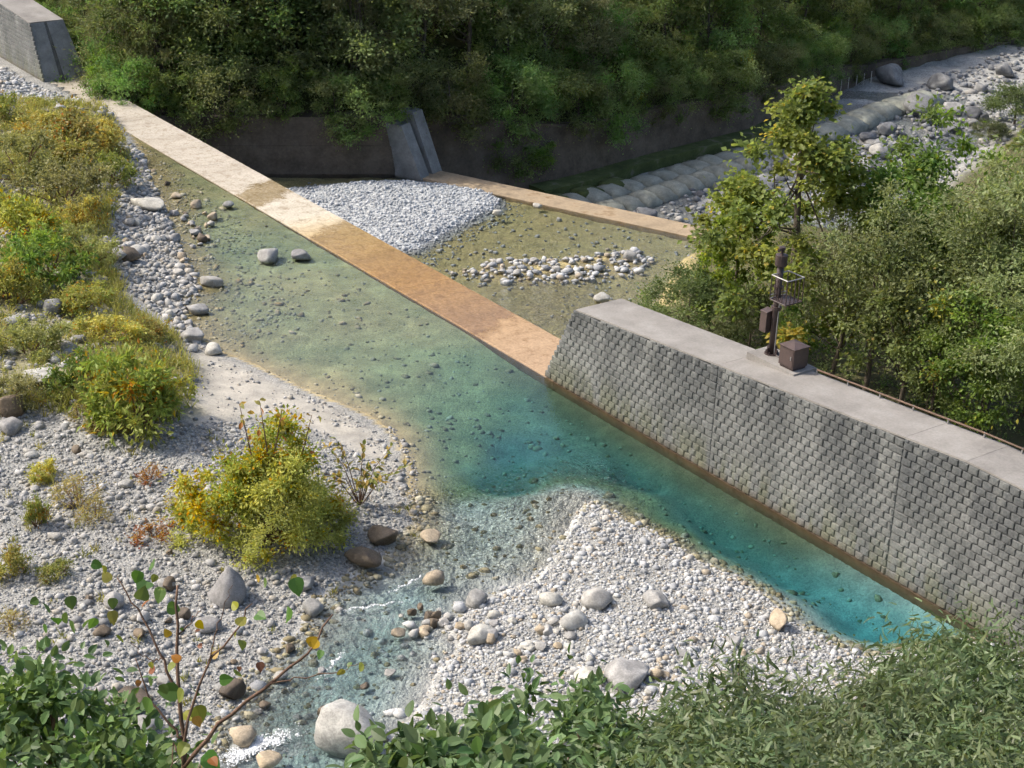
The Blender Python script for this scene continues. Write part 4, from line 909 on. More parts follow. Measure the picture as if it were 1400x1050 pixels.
def limbs(rg, base, tips, r0, trunk_top, sides=7, curve=.25):
    parts = []; b = np.array(base, float); t = np.array(trunk_top, float); m = (b+t)/2+np.append(rg.normal(0, .03*np.linalg.norm(t-b), 2), 0)
    tp = np.array([b-[0, 0, .3], b+(m-b)*.2, m, t]); parts.append(tube(tp, [r0*1.25, r0, r0*.72, r0*.28], sides))
    for tip in tips:
        f = rg.uniform(.35, .95); o = (b*(1-f)*1.0 + t*f) if f > .5 else b+(m-b)*f*2
        o = m+(t-m)*(f-.5)*2 if f > .5 else b+(m-b)*f*2
        k = np.linalg.norm(tip-o); mid = (o+tip)/2+np.array([0, 0, -.12*k])+rg.normal(0, .05*k, 3)
        rr_ = r0*(1-f*.75)*.5; parts.append(tube([o, mid, tip], [rr_, rr_*.6, rr_*.15], 5, False))
    return join(parts)
def tree_meshes(kind, seed, h=8.0):
    rg = np.random.default_rng(seed)
    if kind == 'broad':
        R = h*.38; n = 36; d = unit(rg.normal(size=(n, 3))); r = rg.uniform(.35, 1, n)**.5
        cen = d*r[:, None]*np.array([R, R, h*.44])*(1+.25*np.sin(d[:, :1]*4+seed)); cen[:, 2] += h*.52
        rad = rg.uniform(.10, .17, n)*h*.95; L = leaf_cloud(rg, cen, rad, 270, .026*h, GREEN_D+GREEN_M[:2], up=.7)
    elif kind == 'olive':
        R = h*.27; n = 44; d = unit(rg.normal(size=(n, 3))); r = rg.uniform(.3, 1, n)**.5
        cen = d*r[:, None]*np.array([R, R, h*.30])*(1+.3*np.cos(d[:, 1:2]*5+seed)); cen[:, 2] += h*.70
        rad = rg.uniform(.06, .11, n)*h; L = leaf_cloud(rg, cen, rad, 190, .019*h, OLIVE+GREEN_D[3:], up=.6, asp=.45)
    elif kind == 'pine':
        cen = []; rad = []
        for k in range(11):
            z = h*(.10+.082*k); rr_ = h*.34*(1-(k/11.5)**1.5)+.15; m = max(3, int(9-k*.55))
            for q in range(m):
                a = 6.28*(q+rg.uniform(-.3, .3))/m+k; cen.append((rr_*math.cos(a)*rg.uniform(.55, 1), rr_*math.sin(a)*rg.uniform(.55, 1), z+rg.uniform(-.3, .3))); rad.append(h*rg.uniform(.07, .12))
        cen = np.array(cen); rad = np.array(rad); L = leaf_cloud(rg, cen, rad, 125, .032*h, PINE+GREEN_D[:2], asp=.22, flatc=.34, up=.3, droop=.0)
    elif kind == 'poplar':
        cen = []; rad = []
        for k in range(92):
            f = rg.uniform(.16, 1.0)**.9; z = h*f; prof = .27*h*np.interp(f, [.1, .3, .5, .7, .9, 1.0], [.55, 1.0, 1.0, .62, .30, .05]); a = rg.uniform(0, 6.28); q = rg.uniform(.2, 1)**.6
            cen.append((prof*q*math.cos(a), prof*q*math.sin(a), z)); rad.append(h*rg.uniform(.04, .075)*(1.15-.5*f))
        cen = np.array(cen); rad = np.array(rad); L = leaf_cloud(rg, cen, rad, 165, .0165*h, POPLAR+GREEN_M[1:2], up=.45, asp=.8, droop=.35, accent=[(.50, .40, .05), (.46, .38, .06)], acc_p=.08)
    elif kind == 'leafy':
        R = h*.26; n = 42; d = unit(rg.normal(size=(n, 3))); r = rg.uniform(.25, 1, n)**.55
        cen = d*r[:, None]*np.array([R, R, h*.33])*(1+.35*np.sin(d[:, :1]*5+seed)); cen[:, 2] += h*.66
        rad = rg.uniform(.06, .11, n)*h; L = leaf_cloud(rg, cen, rad, 165, .024*h, GREEN_M+GREEN_D[3:4]+POPLAR[:1], up=.55, asp=.6, droop=.3, accent=[(.30, .26, .05)], acc_p=.04)
    elif kind == 'willow':
        R = h*.42; n = 50; d = unit(rg.normal(size=(n, 3))); d[:, 2] = np.abs(d[:, 2])*.9; r = rg.uniform(.3, 1, n)**.5
        cen = d*r[:, None]*np.array([R, R, h*.6]); cen[:, 2] += h*.30
        rad = rg.uniform(.08, .14, n)*h; L = leaf_cloud(rg, cen, rad, 150, .035*h, [(.13, .17, .07), (.16, .20, .09), (.11, .145, .06), (.19, .22, .11)], up=.4, asp=.35, droop=.1)
    V, F, cc = L
    crown = mk('crown', V, F, M_LEAF if kind in ('broad', 'pine') else M_POPLAR if kind == 'poplar' else M_GROVE, link=False, col=cc)
    ctr = cen[rg.permutation(len(cen))[:16]]
    tv, tf = limbs(rg, (0, 0, 0), ctr, h*.015, (rg.normal(0, .02*h), rg.normal(0, .02*h), h*(.9 if kind in ('pine', 'poplar') else .66)))
    return mk('trunk', tv, tf, M_BARK, link=False, smooth=True), crown
TM = {k: [tree_meshes(k, 500+7*i+j*31) for i in range(n)] for j, (k, n) in enumerate((('broad', 3), ('olive', 3), ('pine', 3), ('poplar', 1), ('leafy', 3), ('willow', 1)))}
def plant_tree(kind, i, pos, h, rz, label, group=None, name='tree', wide=1.0):
    r = empty(name, tuple(pos), rz); r.scale = (h/8*wide, h/8*wide, h/8)
    t, c = TM[kind][i % len(TM[kind])]
    ob('trunk', t, r); o = ob('crown', c, r); o['kind'] = 'stuff'
    return tag(r, label, 'tree', group)
# the forest on the far bank, row behind row above the walls
rg = np.random.default_rng(77)
bl = resample([dam(-84, 5)[:2], dam(-68, 5)[:2]]+list(BANK_BASE), 1.0); tb = np.gradient(bl, axis=0); tb /= np.linalg.norm(tb, axis=1)[:, None]; nb = np.stack([-tb[:, 1], tb[:, 0]], 1)
rows = [('edge', 1.3, 2.4, (4.4, 6.4)), ('front', 5.0, 4.2, (7.0, 9.5)), ('second', 9.5, 5.2, (7.5, 10.5)), ('back', 15, 6.0, (8, 11))]
for rname, off, step, hr in rows:
    cand = []
    q = rg.uniform(0, 2)
    while q < len(bl)-1:
        k = int(q); p = bl[k]+nb[k]*(off+rg.uniform(-1.0, 1.0)*(.5 if rname == 'edge' else 1.1))+tb[k]*rg.uniform(-.6, .6); q += step*rg.uniform(.75, 1.2)
        z = float(ground(np.array([p[0]]), np.array([p[1]]))[0]); z = float(wall_top(p[0]))-.2 if rname == 'edge' else z; px, py = Q((p[0], p[1], z+3))
        if px < -120 or px > 1500 or py < -160 or bank_side(np.array([p[0]]), np.array([p[1]]))[0] < .7: continue
        cand.append((px, p, z))
    cand.sort(key=lambda t: t[0])
    for j, (px, p, z) in enumerate(cand):
        kd = ('broad', 'leafy', 'broad')[j % 3] if rname == 'edge' else ('pine' if rg.uniform() < .55 else 'broad') if px < 520 else (('broad', 'olive', 'leafy', 'pine')[rg.choice(4, p=[.4, .3, .2, .1])])
        word = {'pine': 'dark feathery pine', 'broad': 'dark green broadleaf tree', 'olive': 'olive green tree', 'leafy': 'brighter green tree'}[kd]
        plant_tree(kd, int(rg.integers(0, 3)), (p[0], p[1], z-(1.7 if rname == 'edge' else .1)), rg.uniform(*hr)*(1.15 if px < 640 and rname != 'edge' else 1.0), rg.uniform(0, 6.28), '%s, %s from the left in the %s row of the far forest' % (word, ORD[j], rname), 'forest trees on the far bank', 'forest_tree', rg.uniform(.95, 1.25))
# trees rooted at the foot of the wall beside the abutment
for k, (px, py, h) in enumerate([(598, 232, 4.6), (628, 240, 5.6), (662, 246, 5.2), (700, 250, 4.4), (735, 250, 3.2)]):
    p = P(px, py, -7.6); plant_tree(('broad', 'leafy', 'broad')[k % 3], k, (p[0], p[1], -8.2), h+.6, k*1.3, 'dark bushy tree at the wall foot beyond the sill abutment, %s from the left' % ORD[k], 'trees at the wall foot', 'forest_tree', 1.15)
# the grove behind the right wing
def grove(px, ytop, base_px, kind, i, label, wide=1.0, rz=0.0, zb=None):
    """base_px is the survey row of the root on the low ground behind the wing"""
    z = -3.5
    for _ in range(8): p = P(px, base_px, z); z = float(ground(np.array([p[0]]), np.array([p[1]]))[0])
    h = height_to(np.array([p[0], p[1], z]), ytop); return plant_tree(kind, i, (p[0], p[1], z-.1), h, rz, label, 'trees behind the right wing', 'tree', wide)
grove(1068, 112, 500, 'poplar', 0, 'tall bright green and yellow poplar, the tallest tree of the grove', 1.25, .4)
grove(998, 235, 455, 'poplar', 0, 'shorter yellow green poplar left of the tallest one', .95, 2.4)
grove(940, 345, 470, 'willow', 0, 'pale grey green willow at the left end of the grove', 1.25, 1.0)
grove(1020, 372, 500, 'willow', 0, 'pale willow just left of the brown post', .9, 3.0)
grove(1130, 300, 535, 'olive', 0, 'dull olive tree directly right of the brown post', 1.05, .3)
grove(1180, 275, 555, 'olive', 1, 'grey green tree with dark trunk right of the cabinet', 1.1, 5.5)
grove(1235, 178, 490, 'leafy', 0, 'tall mid green tree right of the poplar', 1.0, 2.0)
grove(1300, 225, 520, 'leafy', 1, 'bright green tree in front of the far boulders', 1.0, 5.0)
grove(1225, 330, 585, 'leafy', 2, 'bright green leafy tree in the middle of the grove', 1.1, 1.2)
grove(1262, 425, 615, 'leafy', 0, 'leafy sapling close behind the wing rail', 1.0, 3.4)
grove(1345, 250, 575, 'olive', 1, 'grey olive tree near the right frame edge', 1.1, 2.2)
grove(1400, 205, 570, 'olive', 0, 'large grey olive tree cut by the right frame edge', 1.15, 1.1)
grove(1330, 390, 640, 'leafy', 1, 'leafy tree close behind the wing at right', 1.0, .6)
grove(1395, 370, 665, 'olive', 2, 'olive tree behind the wing at the right edge', 1.1, .2)
grove(1280, 300, 560, 'olive', 2, 'olive tree between the two bright leafy trees', 1.05, 4.0)
grove(1080, 400, 520, 'leafy', 2, 'low leafy tree behind the brown cabinet', 1.0, 4.4)
grove(1460, 150, 540, 'olive', 1, 'olive tree beyond the right frame edge', 1.2, 4.0)
for px, py, h, k, lab in [(1388, 165, 4.5, 'willow', 'yellow green shrub on the far right riverbank'), (1400, 215, 3.0, 'poplar', 'low golden shrub under the yellow green one at far right'), (1352, 188, 2.4, 'willow', 'small pale shrub at the far right riverbank')]:
    p = P(px, py, -7.6); plant_tree(k, 0, (p[0], p[1], -8.2), h, px, lab, None, 'shrub', 1.6)['category'] = 'shrub'

# ---- shrubs and weeds of the left bank
def shrub_meshes(seed, pal, size, h=1.0, n=26, per=130, asp=.5, tmpl=LEAF4, accent=YELLOWS, acc=.1, wide=.75, mat=None, flatc=.8):
    rg = np.random.default_rng(seed); d = unit(rg.normal(size=(n, 3))); d[:, 2] = np.abs(d[:, 2]); r = rg.uniform(.35, 1, n)**.5
    cen = d*r[:, None]*np.array([wide, wide, .72])*(1+.25*np.sin(d[:, :1]*5+seed)); cen[:, 2] += .16
    rad = rg.uniform(.15, .30, n); V, F, cc = leaf_cloud(rg, cen, rad, int(per*.75), size*.9, pal, tmpl, asp, flatc, .1, .55, accent, acc)
    V[:, 2] = np.maximum(V[:, 2], .0)
    fo = mk('foliage', V, F, mat or M_SHRUB, link=False, col=cc)
    st = [tube([(rg.normal(0, .06), rg.normal(0, .06), -.1), c*.55+rg.normal(0, .03, 3), c], [.022, .014, .004], 5, False) for c in cen[:12]]
    return fo, mk('stems', *join(st), M_TWIG, link=False)
SM = {'yellow': [shrub_meshes(700+i, YGREEN+LIME[:1], .10, acc=.16) for i in range(2)], 'lime': [shrub_meshes(710+i, LIME+YGREEN[:1], .10, acc=.10) for i in range(2)],
      'olive': [shrub_meshes(720+i, [(.33, .345, .14), (.28, .30, .125), (.38, .38, .17)], .08, per=190, acc=.04) for i in range(2)],
      'gold': [shrub_meshes(730+i, [(.50, .43, .14), (.46, .41, .14), (.40, .41, .14)], .11, acc=.25) for i in range(2)],
      'green': [shrub_meshes(740+i, GREEN_M+LIME[:1], .10, acc=.06) for i in range(2)],
      'red': [shrub_meshes(750, [(.25, .07, .04), (.32, .14, .04), (.40, .22, .05)], .12, per=45, n=16, acc=.4)]}
def put_shrub(px, py, wpx, hpx, kind, i, label, group=None, name='shrub', rz=0.0, parent_cat='shrub'):
    z = .8
    for _ in range(6): p = P(px, py, z); z = float(ground(np.array([p[0]]), np.array([p[1]]))[0])
    sc = FPX/float((p-CAM)@CF); r = empty(name, (p[0], p[1], z-.05), rz); w = wpx/2/sc/.85; h = hpx/sc/.92
    r.scale = (w, w, h)
    fo, st = SM[kind][i % len(SM[kind])]; o = ob('foliage', fo, r); o['kind'] = 'stuff'; ob('stems', st, r)
    return tag(r, label, parent_cat, group)
for a in [(95,200,120,70,'yellow',0,'yellow green shrub at the bank top beside the crest'), (140,190,70,55,'gold',0,'golden shrub touching the dry crest end'), (30,225,110,80,'olive',0,'olive shrub at the left edge below the left wing'),
          (85,262,120,70,'olive',1,'grey olive shrub in the middle of the upper bank'), (150,240,70,50,'lime',0,'bright lime shrub above the shore shingle'), (35,310,110,80,'yellow',1,'yellow shrub at the left edge above the dark thicket'),
          (115,300,60,50,'gold',1,'orange tinged shrub below the grey olive one'), (70,365,130,85,'green',0,'dark green thicket in the middle left bank'), (125,345,80,60,'olive',0,'olive shrub beside the shore boulders'),
          (20,400,90,70,'yellow',0,'yellow green weeds bush at the left edge'), (110,415,90,50,'yellow',1,'low yellow bush above the lime bush'), (40,470,100,60,'olive',1,'olive bush below the dark grey boulder'),
          (185,560,170,130,'lime',1,'large lime green bush at the lower end of the bank'), (120,520,100,80,'green',1,'green bush left of the large lime one'), (225,545,80,80,'yellow',0,'yellow leaved bush at the right end of the bank'),
          (150,455,90,45,'gold',0,'golden weeds bush above the large lime bush'), (20,540,80,50,'olive',0,'olive bush at the left edge above the gravel'), (205,455,60,40,'yellow',1,'small yellow bush by the shore below the shingle'),
          (60,180,80,45,'gold',1,'straw yellow bush near the left wing gravel'), (10,160,60,45,'lime',0,'lime weeds at the left edge near the wing')]:
    put_shrub(a[0], a[1]+a[3]*.2, a[2]*1.05, a[3]*.85, a[4], a[5], a[6], 'shrubs of the left bank', rz=a[0]*.7)
# isolated plants on the gravel
SM['wisp'] = [shrub_meshes(760+i, [(.50, .42, .18), (.44, .38, .15), (.36, .35, .12)], .16, n=30, per=36, asp=.12, acc=.1, flatc=1.2) for i in range(2)]
for a in [(205,655,45,30,'red',0,'reddish seedling on the upper left gravel'), (150,590,60,30,'gold',0,'orange leaved low plant at the gravel top'), (105,690,70,60,'wisp',1,'straw yellow plant in the left gravel'), (50,720,40,60,'lime',1,'upright lime plant at the left of the gravel'),
          (210,735,70,35,'red',0,'orange and red low plant in the middle of the gravel'), (80,790,50,35,'lime',0,'round lime tuft in the left gravel'), (15,785,60,55,'yellow',0,'yellow green plant at the left edge of the gravel'), (130,710,50,45,'wisp',1,'dry yellow plant beside the straw one'),
          (60,655,45,40,'gold',0,'small golden plant at the upper left of the gravel'), (245,700,35,40,'wisp',0,'small straw plant left of the big bush'), (15,860,50,40,'wisp',1,'faded plant at the left edge above the dark leaves'), (110,570,40,30,'wisp',1,'dry grass plant on the sand patch')]:
    put_shrub(a[0], a[1], a[2]*1.1, a[3]*.75, a[4], a[5], a[6], 'plants on the left gravel', 'plant', rz=a[1]*.7, parent_cat='plant')
# the big yellow green bush
def big_bush():
    rg = np.random.default_rng(91); z = .4
    for _ in range(6): p = P(375, 735, z); z = float(ground(np.array([p[0]]), np.array([p[1]]))[0])
    r = empty('big_bush', (p[0], p[1], z), 0, 1.17); tag(r, 'big yellow green bush at the stream mouth on gravel', 'bush')
    n = 150; d = unit(rg.normal(size=(n, 3))); d[:, 2] = np.abs(d[:, 2]); q = rg.uniform(.3, 1, n)**.5
    cen = d*q[:, None]*np.array([2.75, 1.9, 2.6])*(1+.22*np.sin(d[:, :1]*5+1)); cen[:, 0] += .0; cen[:, 2] = cen[:, 2]*1.05+.12
    cen[:, 2] *= np.clip(1.08-.16*cen[:, 0], .6, 1.35)
    rad = rg.uniform(.26, .5, n); up_ = cen[:, 2]/cen[:, 2].max(); m = (up_+rg.normal(0, .2, n)-.12*cen[:, 0]) > .5
    A = leaf_cloud(rg, cen[m], rad[m], 210, .14, YGREEN+LIME[:1], LEAF4, .5, .8, .2, .5, YELLOWS, .32)
    B = leaf_cloud(rg, cen[~m], rad[~m], 330, .10, [(.43, .42, .16), (.38, .385, .14), (.47, .44, .17)], LEAF4, .4, .8, .1, .5, YELLOWS, .08)
    for nm, L in (('yellow_foliage', A), ('feathery_foliage', B)): mk(nm, *L[:2], M_SHRUB, r, col=L[2])['kind'] = 'stuff'
    tips = np.concatenate([cen[rg.permutation(n)[:22]], np.array([(-.9, .2, 4.1), (.3, .1, 4.0), (1.1, .3, 3.8), (-.3, 0, 4.3)])])
    mk('stems', *join([tube([(rg.normal(0, .2), rg.normal(0, .2), -.2), c*.5+rg.normal(0, .1, 3), c], [.05, .03, .008], 6, False) for c in tips]), M_TWIG, r)
    tp = []
    for c in tips[-4:]:
        for k in range(9): tp.append(c*(1-.035*k)+rg.normal(0, .10, 3))
    tp = np.array(tp); N = len(tp); L = leaves(LEAF8, tp, unit(rg.normal(size=(N, 3))+[0, 0, -.3]), unit(rg.normal(size=(N, 3))*.5+[0, 0, 1]), np.full(N, .24), np.full(N, .13), np.array(YELLOWS+YGREEN)[rg.integers(0, 8, N)])
    mk('top_leaves', *L[:2], M_SHRUB, r, col=L[2])['kind'] = 'stuff'
big_bush()
def sprig(px, py, top, label, seed, nst=7, pal=YELLOWS+LIME, spread=1.4, lsize=.2):
    rg = np.random.default_rng(seed); z = .2
    for _ in range(6): p = P(px, py, z); z = float(ground(np.array([p[0]]), np.array([p[1]]))[0])
    r = empty('sapling', (p[0], p[1], z)); tag(r, label, 'sapling'); h = height_to(np.array([p[0], p[1], z]), top); st = []; pos = []; ax = []
    for k in range(nst):
        a = 6.28*k/nst+rg.uniform(-.4, .4); t = np.array([spread*math.cos(a)*rg.uniform(.3, 1), spread*math.sin(a)*rg.uniform(.2, .6), h*rg.uniform(.45, 1)]); c = t*.5+np.array([0, 0, .15*h])
        st.append(tube([(0, 0, -.1), c, t], [.025, .015, .005], 5, False))
        for q in np.linspace(.45, 1.02, 15): b = (1-q)**2*0+2*q*(1-q)*c+q*q*t; pos.append(b+rg.normal(0, .03, 3)); ax.append(t-c+rg.normal(0, .6, 3))
    pos = np.array(pos); N = len(pos); pal = np.array(pal); L = leaves(LEAF8, pos, np.array(ax)+[0, 0, -.3], unit(rg.normal(size=(N, 3))*.5+[0, 0, 1]), lsize*rg.uniform(.7, 1.3, N), lsize*.5*rg.uniform(.7, 1.2, N), pal[rg.integers(0, len(pal), N)])
    mk('stems', *join(st), M_TWIG, r); mk('foliage', *L[:2], M_SHRUB, r, col=L[2])['kind'] = 'stuff'
sprig(492, 690, 606, 'thin yellow sapling between the big bush and the pool', 95, 11, [(.55, .44, .08), (.52, .40, .07)]+LIME+YGREEN[:2], 1.7, .26)
sprig(205, 585, 500, 'slender sapling at the right edge of the lime bush', 96, 6, LIME+YGREEN, 1.0, .17)
# grass and weeds that cover the left bank
def weeds(name, xy, hgt, pal, seed, label, tmpl=BLADE, w=.02, lean=.5, per=7):
    rg = np.random.default_rng(seed); n = len(xy); z = ground(xy[:, 0], xy[:, 1]); cl = np.stack([xy[:, 0], xy[:, 1], z-.02], 1); pal = np.array(pal); cc = pal[rg.integers(0, len(pal), n)]
    N = n*per; pos = np.repeat(cl, per, 0)+rg.normal(0, .07, (N, 3))*[1, 1, 0]; ax = unit(rg.normal(0, lean, (N, 3))*[1, 1, .2]+[0, 0, 1]); L = leaves(tmpl, pos, ax, unit(rg.normal(size=(N, 3))), np.repeat(hgt*rg.uniform(.5, 1.4, n), per)*rg.uniform(.6, 1.2, N), np.full(N, w)*rg.uniform(.7, 1.3, N), np.repeat(cc, per, 0)*rg.uniform(.75, 1.2, (N, 1)))
    return tag(mk(name, *L[:2], M_SHRUB, col=L[2]), label, kind='stuff')
VIEWVEG = [q for q in VEG]
acc = lambda a, b: (inside(a, b, VEG)) & (a > -36) & (fbm(a*.45, b*.45, 120)*2.6+.5 > np.random.default_rng(3).uniform(0, .9, np.shape(a)))
xy = scatter(VEG, 22, 130, acc); weeds('grass', xy, .5, YGREEN+[(.42, .38, .18), (.38, .36, .15), (.25, .27, .09)], 131, 'yellowing grass of the left bank', w=.035)
def low_weeds(xy, seed):
    rg = np.random.default_rng(seed); z = ground(xy[:, 0], xy[:, 1]); cen = np.stack([xy[:, 0], xy[:, 1], z+rg.uniform(.1, .45, len(xy))], 1)
    L = leaf_cloud(rg, cen, rg.uniform(.18, .42, len(xy)), 34, .11, YGREEN+LIME+[(.24, .25, .09), (.20, .21, .08)], LEAF4, .5, .6, .1, .6, YELLOWS, .10); return tag(mk('weeds', *L[:2], M_SHRUB, col=L[2]), 'low leafy weeds of the left bank', kind='stuff')
low_weeds(scatter(VEG, 4.6, 140, acc), 141)
xy = scatter(LEFTG, .25, 150); weeds('gravel_grass', xy, .3, [(.34, .29, .10), (.28, .25, .07), (.22, .22, .05)], 151, 'thin dry grass tufts on the left gravel', w=.025, per=14)
# undergrowth behind the wing and along the far wall
def undergrowth(name, xy, pal, seed, label, rmin, rmax, per, size, zo=.2):
    rg = np.random.default_rng(seed); z = ground(xy[:, 0], xy[:, 1]); cen = np.stack([xy[:, 0], xy[:, 1], z+rg.uniform(0, zo*2, len(xy))], 1)
    L = leaf_cloud(rg, cen, rg.uniform(rmin, rmax, len(xy)), per, size, pal, LEAF4, .5, .8, .1, .6); return tag(mk(name, *L[:2], M_LEAF, col=L[2]), label, kind='stuff')
gv = [dam(-4, 5)[:2]]+pw([(900,395),(935,352),(1060,360),(1200,300),(1300,250),(1420,190)], -5)+[dam(25, 50)[:2], dam(30, 5)[:2]]
xy = scatter(gv, .8, 160, lambda a, b: (right_side(a, b) > .8) & (to_sn(a, b)[1] > 6)); undergrowth('undergrowth', xy, GREEN_M+OLIVE+GREEN_D, 161, 'low green undergrowth below the grove trees', .3, .8, 60, .16, .5)
xy = scatter([p for p in (list(BANK_BASE)+[bl[-1]+nb[-1]*16]+[b+n_*16 for b, n_ in zip(bl[::-6], nb[::-6])])], .55, 170, lambda a, b: (bank_side(a, b) > 2.0) & (bank_side(a, b) < 14) & (a > -50) & (a < 75)); undergrowth('forest_undergrowth', xy, GREEN_D+GREEN_M[:2], 171, 'dark undergrowth along the foot of the far forest', .5, 1.2, 70, .24, .7)

# ------------------------------------------------------------------ the near slope: shrubs below the viewpoint
def near_pos(px, py, dist):
    d = CR*(px-700)/FPX - CU*(py-525)/FPX + CF; return CAM + d*dist
def gz(p): return float(ground(np.array([p[0]]), np.array([p[1]]))[0])
def near_shrub(label, tips, tmpl, lsize, asp, pal, seed, per, rad, singles=0, droop=.3, accent=None, acc=.0, name='shrub', upl=.5):
    """tips: (px, py, distance) of clump centres; stems run up to them from the slope below"""
    rg = np.random.default_rng(seed); cen = np.array([near_pos(*t) for t in tips]); b = cen.mean(0)+np.array([0, .3, 0]); b[2] = gz(b)
    r = empty(name, tuple(b)); tag(r, label, 'shrub'); cen = cen-b; n = len(cen)
    V, F, cc = leaf_cloud(rg, cen, np.full(n, rad)*rg.uniform(.7, 1.3, n), per, lsize, pal, tmpl, asp, .8, droop, upl, accent, acc, .15)
    m = len(tmpl[0]); N = len(V)//m
    if singles:
        Vr = V.reshape(N, m, 3); c0 = Vr.mean(1)+b; px_ = np.array([Q(c) for c in c0]); vis = (px_[:, 0] > 0) & (px_[:, 0] < 1400) & (px_[:, 1] < 1045); dist = np.linalg.norm(c0-CAM, axis=1); dist[~vis] += 1e3
        o_ = np.argsort(dist)[:singles]; keep = np.ones(N, bool); keep[o_] = False; c_r = cc.reshape(N, m, 3)
        for k in o_: mk('leaf', Vr[k], tmpl[1], M_NEAR, r, col=c_r[k])
        V = Vr[keep].reshape(-1, 3); cc = c_r[keep].reshape(-1, 3); N = keep.sum(); F = (tmpl[1][None]+(np.arange(N)*m)[:, None, None]).reshape(-1, 3)
    mk('foliage', V, F, M_NEAR, r, col=cc)['kind'] = 'stuff'
    st = []
    for c in cen[rg.permutation(n)[:min(n, 26)]]:
        g0 = np.array([rg.normal(0, .25), rg.normal(0, .25), -.1]); st.append(tube([g0, g0*.4+c*.6+rg.normal(0, .08, 3), c], [.03, .018, .006], 5, False))
    mk('stems', *join(st), M_TWIG, r)
    return r
BAMBOO = [(.125, .19, .085), (.155, .215, .10), (.10, .155, .07), (.20, .25, .135), (.15, .175, .08)]
BROADL = [(.10, .165, .065), (.125, .19, .08), (.08, .14, .055), (.16, .22, .10)]
rg = np.random.default_rng(9)
def fill(topline, n, d0, d1, seed, jit=14):
    rg = np.random.default_rng(seed); out = []; xs = [t[0] for t in topline]; ys = [t[1] for t in topline]
    for k in range(n):
        x = rg.uniform(xs[0], xs[-1]); y0 = np.interp(x, xs, ys); f = rg.uniform(0, 1)**1.1; y = y0+18+(1090-y0)*f+rg.normal(0, 3); out.append((x, y, d1+(d0-d1)*f+rg.uniform(-.6, .6)))
    return out
near_shrub('narrow leaved shrub filling the lower right corner', fill([(1210, 935), (1240, 880), (1290, 855), (1340, 868), (1400, 872), (1450, 880)], 120, 11, 16, 1), BLADE, .112, .19, BAMBOO, 801, 150, .42, droop=1.0, upl=.3)
near_shrub('narrow leaved shrub between the bar tip and the lower right corner', fill([(1040, 985), (1100, 960), (1160, 935), (1215, 915), (1240, 915)], 75, 10.5, 14.5, 2), BLADE, .108, .19, BAMBOO, 802, 150, .40, droop=1.0, upl=.3)
near_shrub('taller narrow leaved shrub reaching over the gravel bar', fill([(930, 960), (960, 915), (1000, 885), (1025, 875), (1045, 935), (1080, 975)], 46, 11, 14.5, 3), BLADE, .11, .22, BAMBOO+BROADL[:1], 803, 85, .32, droop=.3)
near_shrub('narrow leaved shrub at the middle of the bottom edge', fill([(815, 1000), (880, 985), (950, 965), (1050, 985)], 62, 10, 13, 4), BLADE, .11, .21, BAMBOO+BROADL[:1], 804, 150, .36, droop=.9, upl=.3)
near_shrub('broad leaved green shrub right of the white boulder', fill([(515, 1000), (560, 965), (590, 955), (640, 985), (700, 990)], 34, 9.5, 11.5, 5), LEAFO, .115, .55, BROADL, 805, 55, .23, singles=150, droop=.15, upl=.9)
near_shrub('leafy shrub with thin twigs in front of the bar boulders', fill([(680, 960), (720, 925), (770, 930), (830, 925), (850, 975)], 38, 10, 12.5, 6), LEAFO, .095, .5, BROADL+BAMBOO[:2], 806, 50, .24, singles=90, droop=.2, upl=.8)
near_shrub('broad leaved shrub in the lower left corner', fill([(-40, 925), (30, 905), (90, 895), (140, 930), (190, 985), (225, 1030)], 55, 9.5, 11.5, 7), LEAFO, .082, .6, BROADL+GREEN_M[:2], 807, 85, .24, singles=200, droop=.2, upl=.8)
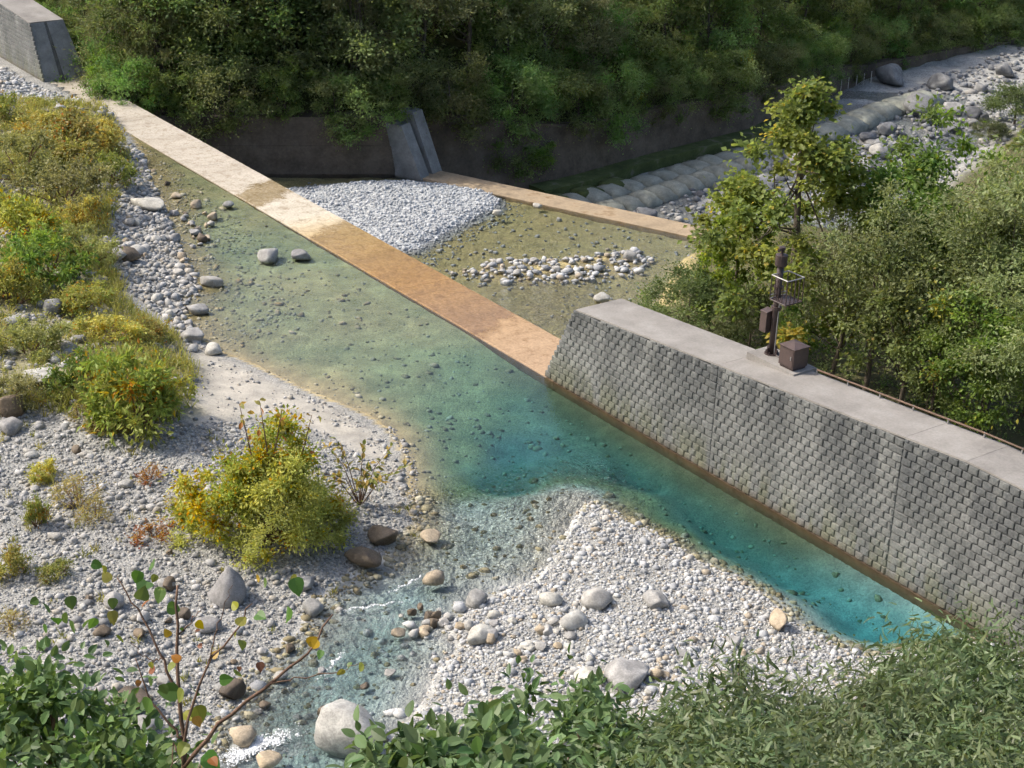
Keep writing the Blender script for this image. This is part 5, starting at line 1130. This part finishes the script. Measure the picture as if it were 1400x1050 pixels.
# bare sapling in front, its leaves few enough to count
def foreground_sapling():
    rg = np.random.default_rng(12); D = 8.0; root = near_pos(250, 1100, D); root[2] = gz(root)
    r = empty('foreground_sapling', tuple(root)); tag(r, 'bare branched sapling with few broad leaves in the left foreground', 'sapling')
    W_ = lambda x, y, d=D: near_pos(x, y, d)-root
    f0 = W_(252, 1048); B = [[np.zeros(3), f0*.5+np.array([.05, 0, 0]), f0, W_(246, 960), W_(242, 870), W_(243, 800)], [f0, W_(300, 985), W_(370, 935), W_(420, 895), W_(455, 840)], [W_(246, 960), W_(222, 900), W_(190, 835), W_(160, 790)],
        [W_(370, 935), W_(420, 925), W_(470, 915), W_(498, 905)], [f0, W_(255, 980), W_(285, 905), W_(330, 855), W_(345, 825)], [W_(252, 1010), W_(225, 985), W_(200, 945), W_(185, 900)], [W_(285, 905), W_(300, 850), W_(318, 800)], [W_(242, 870), W_(262, 850), W_(278, 830)], [W_(222, 900), W_(205, 905), W_(180, 880)], [f0, W_(238, 1015), W_(232, 1060)]]
    r0 = [.017, .011, .008, .004, .009, .007, .004, .004, .004, .006]
    for k, (pts, rr_) in enumerate(zip(B, r0)):
        pts = np.array(pts); t = np.linspace(0, 1, len(pts)); tt = np.linspace(0, 1, 14); q = np.stack([np.interp(tt, t, pts[:, i]) for i in range(3)], 1)+np.vstack([np.zeros(3), rg.normal(0, .006, (12, 3)), np.zeros(3)])
        mk('trunk' if k == 0 else 'branch', *tube(q, np.linspace(rr_, rr_*.35, 14), 6), M_TWIG, r, smooth=True)
    spots = [(202,795,30,0),(222,803,26,0),(95,815,22,0),(100,850,24,0),(125,770,18,0),(192,820,26,2),(210,775,22,0),(228,830,24,0),(268,850,16,1),(85,840,18,0),(402,790,28,0),(395,830,24,0),(350,840,22,0),(365,795,18,2),(355,790,14,1),(325,855,20,3),(330,875,18,3),(420,880,20,1),(435,875,18,1),(470,915,14,3),(497,908,16,3),(205,955,28,0),(245,945,34,0),(262,940,28,0),(268,965,30,3),(250,975,26,3),(280,1030,34,0),(262,1040,26,0),(212,915,16,4),(185,935,12,4),(205,820,18,4),(152,835,22,3),(165,870,18,3),(150,795,20,3),(240,905,20,3),(222,935,18,0),(320,920,18,3),(355,905,16,4),(290,900,16,1),(130,845,20,0),(75,845,20,0),(190,780,22,0),(232,870,14,1),(300,930,20,0),(255,1015,24,3)]
    pals = [[(.09, .17, .045), (.11, .19, .05)], [(.50, .33, .03), (.45, .28, .04)], [(.13, .19, .06)], [(.20, .23, .05), (.26, .25, .05)], [(.30, .12, .04), (.22, .10, .05)]]
    sp2 = [(x+rg.normal(0, 16), y+rg.normal(0, 14), w*rg.uniform(.5, .85), int(rg.choice([0, 3, 1, 4, 3]))) for (x, y, w, c) in spots[::2]]
    for k, (x, y, w, c) in enumerate(spots+sp2):
        p = W_(x, y, D+rg.uniform(-.25, .35)); ln = w*.95*D/FPX
        V, F, cc = leaves(HEART, p[None], unit(rg.normal(size=(1, 3))+np.array([[0, -.2, -.7]])), unit(np.array([[0, -.6, .8]])+rg.normal(0, .45, (1, 3))), np.array([ln]), np.array([ln*.82]), np.array([pals[c][k % len(pals[c])]]))
        mk('leaf', V, F, M_NEAR, r, col=cc)
foreground_sapling()
